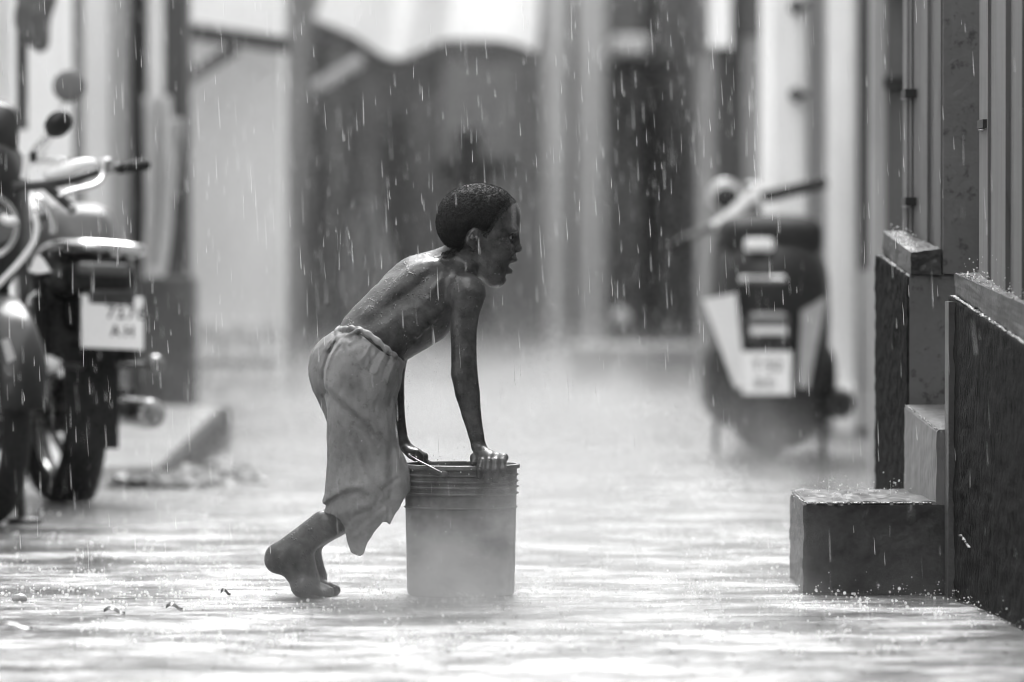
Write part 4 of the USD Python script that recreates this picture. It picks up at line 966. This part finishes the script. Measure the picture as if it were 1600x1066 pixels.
# head: skull, face, features (profile to the right, a little towards us)
hd = -4.0
B.ell((747, 346, hd), (58, 53, 48), None, k=6)
B.ell((730, 350, hd), (39, 46, 48), None, k=12)
B.ell((777, 339, hd), (37, 38, 41), None, k=12)                                   # forehead
B.ell((776, 378, hd), (32, 46, 38), None, k=14)                                   # face
B.ell((772, 416, hd), (22, 26, 29), None, k=14)                                   # jaw
B.cone((752, 406, hd - 25), (774, 434, hd - 6), 11, 9, 20)
B.cone((752, 406, hd + 25), (774, 434, hd + 6), 11, 9, 20)
B.ell((776, 434, hd), (12, 12.5, 13), None, k=8)                                    # chin
for sgn in (-1, 1):
    B.ell((784, 388, hd + sgn * 26), (15, 12, 13), None, k=10)                    # cheek
    B.ell((803, 371, hd + sgn * 21), (12, 9.5, 12), None, k=6, mode='sub')          # eye socket
    B.ell((799, 359, hd + sgn * 19), (9, 4.5, 14), None, k=7)                     # brow
    B.ell((808.5, 390, hd + sgn * 7.5), (4.6, 4.4, 4.4), None, k=3)               # wing of the nose
    B.ell((738, 372, hd + sgn * 47), (9.5, 15, 8), np.array([[0.97, 0.25, 0], [-0.25, 0.97, 0], [0, 0, 1.0]]), k=4)      # ear
    B.ell((741, 371, hd + sgn * 55), (6.0, 11.0, 4.5), np.array([[0.97, 0.25, 0], [-0.25, 0.97, 0], [0, 0, 1.0]]), k=2.5, mode='sub')
    B.ell((739, 373, hd + sgn * 52), (3.0, 6.5, 3.5), None, k=3)
    B.ell((746, 374, hd + sgn * 51), (3.0, 4.0, 3.5), None, k=3)                  # tragus
    B.ell((741, 387, hd + sgn * 48), (5.0, 5.0, 4.0), None, k=4)                  # lobe
    eye = (793.5, 370, hd + sgn * 20)
    B.ell(eye, (9.6, 9.2, 9.6), None, k=2)                                        # lids
    B.ell((801, 370.6, hd + sgn * 23.5), (5.5, 2.6, 9), None, k=1.2, mode='sub')    # slit between them
B.cone((804, 366, hd), (808.5, 386, hd), 4.6, 5.6, 8)                             # bridge
B.ell((809.6, 388, hd), (5.4, 5.6, 6.4), None, k=4)                               # tip
B.ell((799, 404, hd), (8.6, 7.2, 17), None, k=6)                                  # upper lip
B.ell((803.0, 406, hd), (5.6, 4.4, 13), None, k=3)
B.ell((794, 424, hd), (7.2, 6.0, 15), None, k=5)                                  # lower lip
B.ell((801, 415, hd), (10, 3.0, 16), None, k=2.5, mode='sub')                     # open mouth
B.ell((794, 432, hd), (5, 3, 12), None, k=5, mode='sub')                          # under the lip
bv, bf = B.mesh()
del B

skin = usdkit.material(stage, LOOKS + 'wet_skin', {
    'g': ('geometry', {}), 'n1': ('noise_texture', {'scale': 30.0, 'detail': 6.0, 'roughness': 0.68}),
    'r1': ('rgb_ramp', {'ramp': [(0.32, grey(0.020)), (0.5, grey(0.044)), (0.7, grey(0.10))]}),  # pale blotches in the base colour stand for wet highlights
    'v': ('voronoi_texture', {'scale': 150.0, 'feature': 'f1'}), 'vr': ('map_range', {'from_min': 0.12, 'from_max': 0.42, 'to_min': 1.0, 'to_max': 0.0, 'clamp': True}),
    'n2': ('noise_texture', {'scale': 38.0, 'detail': 5.0, 'roughness': 0.6}), 'nr': ('map_range', {'from_min': 0.5, 'from_max': 0.62, 'to_min': 0.0, 'to_max': 1.0, 'clamp': True}),
    'm': ('math', {'math_type': 'multiply'}), 'pz': ('math', {'math_type': 'multiply_add', 'value2': 0.9}), 'b': ('bump', {'strength': 0.8, 'distance': 0.0021}),
    'rr': ('map_range', {'from_min': 0.3, 'from_max': 0.7, 'to_min': 0.26, 'to_max': 0.56, 'clamp': True}),
    'p': ('principled_bsdf', {'specular_ior_level': 0.6, 'coat_weight': 0.22, 'coat_roughness': 0.12})},
    [('g.position', 'n1.vector'), ('n1.fac', 'r1.fac'), ('r1.color', 'p.base_color'), ('g.position', 'v.vector'), ('v.distance', 'vr.value'), ('g.position', 'n2.vector'), ('n2.fac', 'nr.value'),
     ('vr.result', 'm.value1'), ('nr.result', 'm.value2'), ('n2.fac', 'pz.value1'), ('m.value', 'pz.value3'), ('pz.value', 'b.height'), ('b.normal', 'p.normal'), ('b.normal', 'p.coat_normal'), ('n1.fac', 'rr.value'), ('rr.result', 'p.roughness')], surface='p.BSDF')
boy = thing('person', 'barefoot boy in wet loose shorts leaning with both hands on the bucket', 'person', (0, 0, 0))
obj('body', (boy_world(bv), bf), skin, boy, smooth=True)

eye_m = M('eye_white', 0.22, rough=0.1, var=0.02, bump=0)
pupil_m = M('eye_dark', 0.01, rough=0.08, var=0.02, bump=0)
for sgn in (-1, 1):
    e = np.array((793.5, 370, hd + sgn * 20.0))
    ev = trimesh.creation.icosphere(3)
    eb = obj('eye', (boy_world(ev.vertices * 8.9 + e), ev.faces), eye_m, boy, smooth=True)
    pv = ev.vertices * 4.6 + e + (4.6, 0.4, sgn * 1.9)
    obj('iris', (boy_world(pv), ev.faces), pupil_m, eb, smooth=True)

# cropped, tightly curled hair
Hh = Field((670, 276, -70), (830, 410, 62), 1.15)
Hh.ell((747, 344, hd), (63.5, 57, 52.5), None, k=6)
Hh.ell((730, 350, hd), (44, 50, 53.5), None, k=12)
Hh.ell((776, 338, hd), (36.5, 39, 43), None, k=12)
gx, gy, gz = np.meshgrid(*Hh.ax, indexing='ij')
cut = np.interp(gx, [670, 700, 712, 724, 731, 740, 750, 760, 766, 772, 780, 800, 830], [410, 400, 394, 380, 366, 358, 358, 366, 356, 346, 334, 313, 300]).astype(np.float32)
p3 = np.stack([gx, gy, gz], -1) / 4.2
curl = (meshkit.noise(p3 * 1.5, 3) - 0.5) * 1.9 + (meshkit.noise(p3 * 2.6, 8) - 0.5) * 1.5 + (meshkit.noise(p3 * 0.3, 5) - 0.5) * 1.2
edge = (meshkit.noise(p3 * 0.9, 9) - 0.5) * 14 + (meshkit.noise(p3 * 2.2, 19) - 0.5) * 16
thin = 5.0 * np.exp(-np.maximum(cut - gy, 0) / 12.0)
Hh.f = np.maximum(Hh.f + (curl + thin).astype(np.float32), (gy - cut - edge).astype(np.float32) * 0.8)
hv, hf = Hh.mesh()
hair_m = M('wet_hair', 0.011, rough=0.6, var=0.5, scale=130, bump=0.9, bscale=520, bdist=0.002, spec=0.32)
obj('hair', (boy_world(hv), hf), hair_m, boy, smooth=True)
# loose curls that soften its surface and the hairline
rh = np.random.default_rng(17)
hm = trimesh.Trimesh(boy_world(hv), hf, process=False)
pk, fk = trimesh.sample.sample_surface(hm, 15000, seed=3)
nk = hm.face_normals[fk]
bm_ = trimesh.Trimesh(boy_world(bv), bf, process=False)
cc = bv[bf].mean(1)
cutx = np.interp(cc[:, 0], [670, 700, 712, 724, 731, 740, 750, 760, 766, 772, 780, 800, 830], [410, 400, 394, 380, 366, 358, 358, 366, 356, 346, 334, 313, 300])
edgef = np.where((cc[:, 0] > 690) & (cc[:, 0] < 806) & (cc[:, 1] > cutx - 8) & (cc[:, 1] < cutx + 7) & (cc[:, 1] < 404) & ~((cc[:, 0] < 752) & (cc[:, 0] > 726)))[0]
ek = rh.choice(edgef, 2600)
pk = np.vstack([pk, bm_.triangles_center[ek]]); nk = np.vstack([nk, bm_.face_normals[ek]])
tk = np.cross(nk, rh.normal(size=nk.shape)); tk /= np.linalg.norm(tk, axis=1, keepdims=True) + 1e-9
hl_ = rh.uniform(0.0008, 0.0021, (len(pk), 1))
cp = np.stack([pk - nk * 0.0004, pk + nk * hl_ * 0.5 + tk * 0.0007, pk + nk * hl_ * 0.9 - tk * 0.0002, pk + nk * hl_ * 0.75 - tk * 0.0012], 1).reshape(-1, 3)
cur = UsdGeom.BasisCurves.Define(stage, pathof(boy) + '/hair_curls')
cur.CreateTypeAttr('cubic'); cur.CreateBasisAttr('catmullRom'); cur.CreateWrapAttr('pinned')
cur.CreateCurveVertexCountsAttr(Vt.IntArray.FromNumpy(np.full(len(pk), 4, np.int32)))
cur.CreatePointsAttr(Vt.Vec3fArray.FromNumpy(cp.astype(np.float32)))
cur.CreateWidthsAttr(Vt.FloatArray.FromNumpy(np.full(len(cp), 0.0007, np.float32))); cur.SetWidthsInterpolation('vertex')
UsdShade.MaterialBindingAPI.Apply(cur.GetPrim()).Bind(hair_m); tag(cur, kind='stuff')

# ------------------------------------------------------------------ the shorts: a hollow baggy shell with folds
Cc = Field((468, 496, -150), (660, 880, 96), 1.5)
Cc.ell((568, 578, -64), (58, 63, 50), None, k=20)                    # near seat
Cc.ell((528, 576, 6), (46.5, 56, 50), None, k=20)                    # far seat
Cc.ell((584, 556, -30), (46, 40, 62), None, k=24)                    # waist
Cc.ell((600, 574, -62), (18, 34, 36), None, k=20)
Cc.ell((548, 540, -18), (28, 26, 50), None, k=18)
Cc.ell((616, 750, -58), (25, 46, 36), None, k=16)
Cc.chain([(564, 600, -62, 55), (566, 650, -62, 53), (569, 705, -60, 56), (574, 755, -58, 63), (574, 800, -56, 66), (574, 850, -54, 66)], 16, flat=((0, 0, 1), 1.14))
Cc.chain([(530, 590, 12, 46), (552, 640, 18, 46), (575, 700, 22, 46), (588, 770, 22, 44), (592, 800, 22, 42)], 10)
gx, gy, gz = np.meshgrid(*Cc.ax, indexing='ij', sparse=True)


def crease(pts, width, amp, near=True):
    """Amplitude of a fold that runs along pts, seen from the near side."""
    p = np.asarray(pts, float); best = np.full((Cc.n[0], Cc.n[1]), 1e9)
    x, y = gx[:, :, 0], gy[:, :, 0]
    for a, b in zip(p[:-1], p[1:]):
        e = b - a; t = np.clip(((x - a[0]) * e[0] + (y - a[1]) * e[1]) / (e @ e), 0, 1)
        best = np.minimum(best, np.hypot(x - a[0] - t * e[0], y - a[1] - t * e[1]))
    A = amp * np.exp(-(best / width) ** 2)
    return (A[:, :, None] * (gz < -30)).astype(np.float32)


folds = [([(506, 604), (526, 622), (548, 640), (574, 662), (584, 676)], 5, 4.5), ([(520, 604), (548, 626), (574, 648), (592, 670)], 6, -3.2), ([(556, 660), (578, 676), (592, 690)], 4, 2.6),
         ([(505, 602), (507, 575), (514, 552), (526, 534)], 2.6, 3.0), ([(511, 604), (513, 575), (521, 552), (532, 536)], 2.4, -2.2), ([(494, 590), (498, 560), (512, 536), (528, 524)], 4, -1.6),
         ([(562, 690), (578, 724), (592, 752), (604, 776)], 6, 3.4), ([(554, 694), (570, 730), (582, 756), (592, 776)], 6, -3.0), ([(612, 690), (616, 730), (612, 780)], 6, 3.0), ([(602, 660), (604, 710), (600, 750)], 7, -2.0),
         ([(506, 792), (520, 780), (540, 768), (560, 764), (574, 770)], 4, 4.4), ([(508, 780), (524, 768), (544, 756), (566, 754)], 6, -3.2), ([(525, 800), (548, 790), (572, 786)], 8, -2.8),
         ([(560, 830), (580, 812), (606, 790)], 5, -2.6), ([(540, 820), (560, 800), (580, 792)], 5, 2.2), ([(594, 548), (586, 560), (580, 576)], 3.2, 2.4), ([(603, 552), (596, 566), (590, 580)], 3.2, -2.4),
         ([(611, 558), (604, 572), (600, 588)], 3, 2.4), ([(619, 564), (613, 578), (608, 596)], 3, -2.2), ([(624, 580), (616, 606), (612, 630)], 4, 2.2), ([(582, 536), (574, 550), (566, 560)], 3.6, -1.8), ([(572, 524), (560, 534), (550, 540)], 4, 1.6),
         ([(540, 690), (536, 730), (530, 764)], 9, 1.8), ([(524, 690), (520, 730), (515, 760)], 7, -1.6), ([(590, 780), (600, 760), (622, 744)], 4, 2.4)]
for p, w, a in folds:
    Cc.f += crease(p, w, a)
q3 = np.stack(np.broadcast_arrays(gx, gy, gz), -1)
Cc.f += ((meshkit.fbm(q3 / np.array([20.0, 34.0, 26.0]), 3, 11) - 0.5) * 7.5 + (meshkit.noise(q3 / np.array([5.5, 22.0, 9.0]), 15) - 0.5) * 2.0 + (meshkit.noise(q3 / 7.0, 5) - 0.5) * 1.3 * (gy > 765)).astype(np.float32)
hemx = [468, 500, 512, 524, 534, 541, 545, 551, 558, 566, 571, 577, 588, 600, 605, 611, 614, 626, 634, 660]
hemy = [790, 796, 798, 800, 807, 820, 842, 857, 860, 864, 860, 841, 826, 810, 811, 815, 808, 789, 774, 740]
hem = np.interp(gx, hemx, hemy)
hem = np.minimum(hem, np.interp(gz, [-30, 0, 60], [870, 800, 792]))
wav = 0.9 * np.sin(gx * 0.30 + gz * 0.25)
waist = ((gx - 578) * 0.47 - (gy - 538) * 0.88) - 8 * np.exp(-((gx - 566) / 26) ** 2) * (gz < 0)
shell = np.maximum(Cc.f, -(Cc.f + 4.6))
Cc.f = np.maximum(np.maximum(shell, (gy - hem - wav) * 0.7), waist).astype(np.float32)
# waistband: a soft gathered roll along the opening
band = [(527, 517, -8), (538, 514, -44), (552, 512, -70), (568, 515, -88), (584, 524, -98), (597, 535, -103), (608, 545, -100), (618, 554, -88), (626, 565, -66), (630, 570, -40), (628, 562, -6), (616, 546, 22), (590, 526, 38), (556, 512, 34), (534, 512, 14), (527, 517, -8)]
bp = np.array(band, float); tt = np.r_[0, np.cumsum(np.linalg.norm(np.diff(bp, axis=0), axis=1))]
uu = np.linspace(0, tt[-1], 70); bq = np.stack([np.interp(uu, tt, bp[:, i]) for i in range(3)], 1)
for i in range(len(bq) - 1):
    Cc.cone(bq[i], bq[i + 1], 3.6 + 1.3 * math.sin(i * 1.9), 3.6 + 1.3 * math.sin((i + 1) * 1.9), 4)
Cc.chain([(526, 516, -22, 3), (534, 526, -52, 3.4), (546, 524, -80, 3.2), (562, 514, -92, 3)], 4)          # the folded-over tab at the back
cv, cf = Cc.mesh()
del Cc
cloth = M('wet_cloth', 0.23, rough=0.55, var=0.42, scale=9, bump=0.5, bscale=160, bdist=0.0016, spec=0.4, spots=0.3)
obj('shorts', (boy_world(cv), cf), cloth, boy, smooth=True)
print('boy', len(bf), len(hf), len(cf), 'shorts')
# ------------------------------------------------------------------ rain, splashes, mist
drop_m = usdkit.material(stage, LOOKS + 'falling_water', {
    'p': ('principled_bsdf', {'base_color': grey(0.92), 'roughness': 0.08, 'specular_ior_level': 0.6}), 't': ('translucent_bsdf', {'color': grey(0.95)}), 'tr': ('transparent_bsdf', {}),
    'm': ('mix_closure', {'fac': 0.5}), 'm2': ('mix_closure', {'fac': 0.62})},
    [('p.BSDF', 'm.closure1'), ('t.BSDF', 'm.closure2'), ('m.closure', 'm2.closure1'), ('tr.BSDF', 'm2.closure2')], surface='m2.closure')


def instancer(name, proto_mesh, mat, pos, scale, orient, label, cat):
    smooth = True
    pi = UsdGeom.PointInstancer.Define(stage, '/World/' + numbered('/World', name))
    usdkit.mesh(stage, str(pi.GetPath()) + '/drop', proto_mesh, mat, smooth)
    pi.CreatePrototypesRel().AddTarget(str(pi.GetPath()) + '/drop')
    pi.CreateProtoIndicesAttr(Vt.IntArray.FromNumpy(np.zeros(len(pos), np.int32)))
    pi.CreatePositionsAttr(Vt.Vec3fArray.FromNumpy(np.asarray(pos, np.float32)))
    pi.CreateScalesAttr(Vt.Vec3fArray.FromNumpy(np.asarray(scale, np.float32)))
    pi.CreateOrientationsAttr(Vt.QuathArray([Gf.Quath(*[float(c) for c in q]) for q in orient]))
    tag(pi, label, cat, kind='stuff')
    return pi


rr = np.random.default_rng(99)
def rain_at(n, y0, y1):
    Y = rr.uniform(y0, y1, n); x = rr.uniform(-0.094, 0.094, n) * Y; z = rr.uniform(0.02, 1, n) ** 0.8 * (EYE + 0.043 * Y)
    keep = x < 0.93 - 0.065 * (Y - 12.35)
    return np.stack([x, Y, z], 1)[keep]
pos = np.vstack([rain_at(1150, 11.2, 13.6), rain_at(1300, 13.6, 17.0), rain_at(1300, 17.0, 26.0), rain_at(60, 9.5, 11.2)])
n = len(pos)
ln = rr.gamma(3.0, 0.0045, n) + 0.005; wd = rr.uniform(0.22, 0.72, n) ** 1.5
tilt = np.radians(rr.normal(-2.6, 1.2, n))
quat = np.stack([np.cos(tilt / 2), np.zeros(n), np.sin(tilt / 2), np.zeros(n)], 1)
pd = lathe([(0.0, -1.0), (0.00055, -0.93), (0.00105, -0.75), (0.00115, -0.45), (0.0008, 0.2), (0.0003, 0.8), (0.0, 1.0)], 6)
instancer('rain', pd, drop_m, pos, np.stack([wd, wd, ln], 1), quat, 'heavy rain falling in thin bright threads all over the lane', 'rain')

# splashes: beads of water thrown up where drops strike
P_, S_ = [], []
for _ in range(620):
    Y = rr.uniform(10.6, 15.5) if rr.random() < 0.75 else rr.uniform(11.8, 12.8); x = rr.uniform(-0.092, 0.092) * Y
    if x > 0.92 - 0.065 * (Y - 12.35): continue
    k = rr.integers(3, 9); h = rr.gamma(2.0, 0.010)
    a = rr.uniform(0, 2 * np.pi, k); d = rr.gamma(2.0, 0.010, k)
    P_.append(np.stack([x + d * np.cos(a), Y + d * np.sin(a), 0.004 + h * rr.random(k) ** 1.5], 1)); S_.append(rr.uniform(0.5, 1.5, k) ** 2)
def onto(p0, p1, n, hh, sd=0.012):
    t = rr.random(n)[:, None]; q = np.array(p0) * (1 - t) + np.array(p1) * t + rr.normal(0, sd, (n, 3)) * [1, 1, 0] + np.array([0, 0, 1]) * rr.gamma(1.3, hh, n)[:, None]
    P_.append(q); S_.append(rr.uniform(0.4, 1.1, n) ** 2)
onto((0.64, 12.4, 0.205), (0.90, 12.9, 0.205), 120, 0.012, 0.05); onto((0.92, 13.0, 0.745), (0.90, 13.55, 0.79), 90, 0.008); onto((0.99, 12.3, 0.70), (1.05, 11.3, 0.645), 160, 0.010, 0.02)
onto((0.6, 12.30, 0.004), (0.95, 12.28, 0.004), 90, 0.008, 0.03); onto((0.95, 12.25, 0.004), (1.02, 11.2, 0.004), 140, 0.010, 0.02)
onto((-1.45, 16.0, 0.005), (-1.0, 16.2, 0.005), 80, 0.02, 0.05)
# beads resting on the boy's back and on his head, and bursting off the bucket
def beads(v, f, sel, n):
    m = trimesh.Trimesh(v, f, process=False); nn = m.face_normals; c = v[f].mean(1)
    ok = np.where(sel(c, nn))[0]; k = rr.choice(ok, n); P_.append(c[k] + nn[k] * 0.0003); S_.append(rr.uniform(0.35, 0.85, n) ** 2)
WB = boy_world(bv)
beads(WB, bf, lambda c, nn: (nn[:, 2] > 0.25) & (c[:, 2] > 0.45) & (c[:, 0] < -0.06), 420)
beads(WB, bf, lambda c, nn: (nn[:, 1] < -0.3) & (c[:, 2] < 0.7), 130)
beads(boy_world(cv), cf, lambda c, nn: (nn[:, 1] < -0.3), 70)
onto((bc[0] - 0.1, bc[1] - 0.11, 0.27), (bc[0] + 0.12, bc[1] - 0.08, 0.27), 60, 0.02, 0.02)
for _ in range(120):
    a = -math.pi / 2 + rr.normal(0, 0.9); z = rr.uniform(0.05, 0.28); P_.append(np.array([[bc[0] + (0.1195 + 0.004 * z) * math.cos(a), bc[1] + (0.1195 + 0.004 * z) * math.sin(a), z]])); S_.append(np.array([rr.uniform(0.4, 1.0) ** 2]))
pp = np.vstack(P_); ss = np.concatenate(S_)[:, None] * np.array([[0.0016, 0.0016, 0.0018]])
instancer('splashing_drops', trimesh.creation.icosphere(1), drop_m, pp, ss, np.tile([1, 0, 0, 0], (len(pp), 1)), 'beads of water splashing off the paving, steps, bucket and skin', 'splashes')

# the air: fine rain that pales what lies far off
hz = usdkit.material(stage, LOOKS + 'rain_haze', {'v': ('principled_volume', {'color': grey(0.96), 'density': HAZE, 'anisotropy': 0.2})}, [], volume='v.volume')
tag(obj('haze', box(-70, 70, -40, 150, -1.1, 7.5), hz, smooth=False), 'thin pale rain haze filling the whole lane', 'haze', kind='stuff')
if MIST > 0:
    mm = usdkit.material(stage, LOOKS + 'spray', {
        'g': ('geometry', {}), 'mp': ('mapping', {'scale': (1.0, 0.6, 1.5)}), 'n': ('noise_texture', {'scale': 4.4, 'detail': 3.5, 'roughness': 0.6}), 'r': ('map_range', {'from_min': 0.42, 'from_max': 0.68, 'to_min': 0.05, 'to_max': 1.0, 'clamp': True}),
        's': ('separate_xyz', {}), 'z': ('map_range', {'from_min': 0.0, 'from_max': MISTH, 'to_min': 1.0, 'to_max': 0.0, 'clamp': True}), 'zz': ('math', {'math_type': 'power', 'value2': 2.0}), 'xf': ('map_range', {'from_min': -1.0, 'from_max': -0.4, 'to_min': 0.0, 'to_max': 1.0, 'clamp': True}), 'yf': ('map_range', {'from_min': 20.5, 'from_max': 23.5, 'to_min': 0.0, 'to_max': 1.0, 'clamp': True}), 'xy': ('math', {'math_type': 'maximum'}), 'mx': ('math', {'math_type': 'multiply'}), 'pd': ('vector_math', {'math_type': 'distance', 'vector2': (0.09, 11.6, 0.0)}), 'pf': ('map_range', {'from_min': 0.22, 'from_max': 0.62, 'to_min': 1.8, 'to_max': 0.03, 'clamp': True}), 'ff': ('map_range', {'from_min': 12.9, 'from_max': 15.5, 'to_min': 0.0, 'to_max': 0.68, 'clamp': True}), 'xr': ('map_range', {'from_min': 0.36, 'from_max': 0.62, 'to_min': 1.0, 'to_max': 0.35, 'clamp': True}), 'fx': ('math', {'math_type': 'multiply'}), 'w': ('math', {'math_type': 'maximum'}), 'wx': ('math', {'math_type': 'multiply'}),
        'm': ('math', {'math_type': 'multiply'}), 'd': ('math', {'math_type': 'multiply', 'value2': MIST}), 'v': ('principled_volume', {'color': grey(0.97), 'anisotropy': 0.35})},
        [('g.position', 'mp.vector'), ('mp.vector', 'n.vector'), ('n.fac', 'r.value'), ('g.position', 's.vector'), ('s.z', 'z.value'), ('z.result', 'zz.value1'), ('r.result', 'm.value1'), ('zz.value', 'm.value2'), ('s.x', 'xf.value'), ('s.y', 'yf.value'), ('xf.result', 'xy.value1'), ('yf.result', 'xy.value2'), ('g.position', 'pd.vector1'), ('pd.value', 'pf.value'), ('s.y', 'ff.value'), ('pf.result', 'w.value1'), ('ff.result', 'fx.value1'), ('s.x', 'xr.value'), ('xr.result', 'fx.value2'), ('fx.value', 'w.value2'), ('w.value', 'wx.value1'), ('xy.value', 'wx.value2'), ('m.value', 'mx.value1'), ('wx.value', 'mx.value2'), ('mx.value', 'd.value1'), ('d.value', 'v.density')], volume='v.volume')
    tag(obj('spray_mist', box(-1.55, 0.86, 10.3, 30.0, 0.003, MISTH), mm, smooth=False), 'pale spray drifting low over the paving around the bucket', 'mist', kind='stuff')
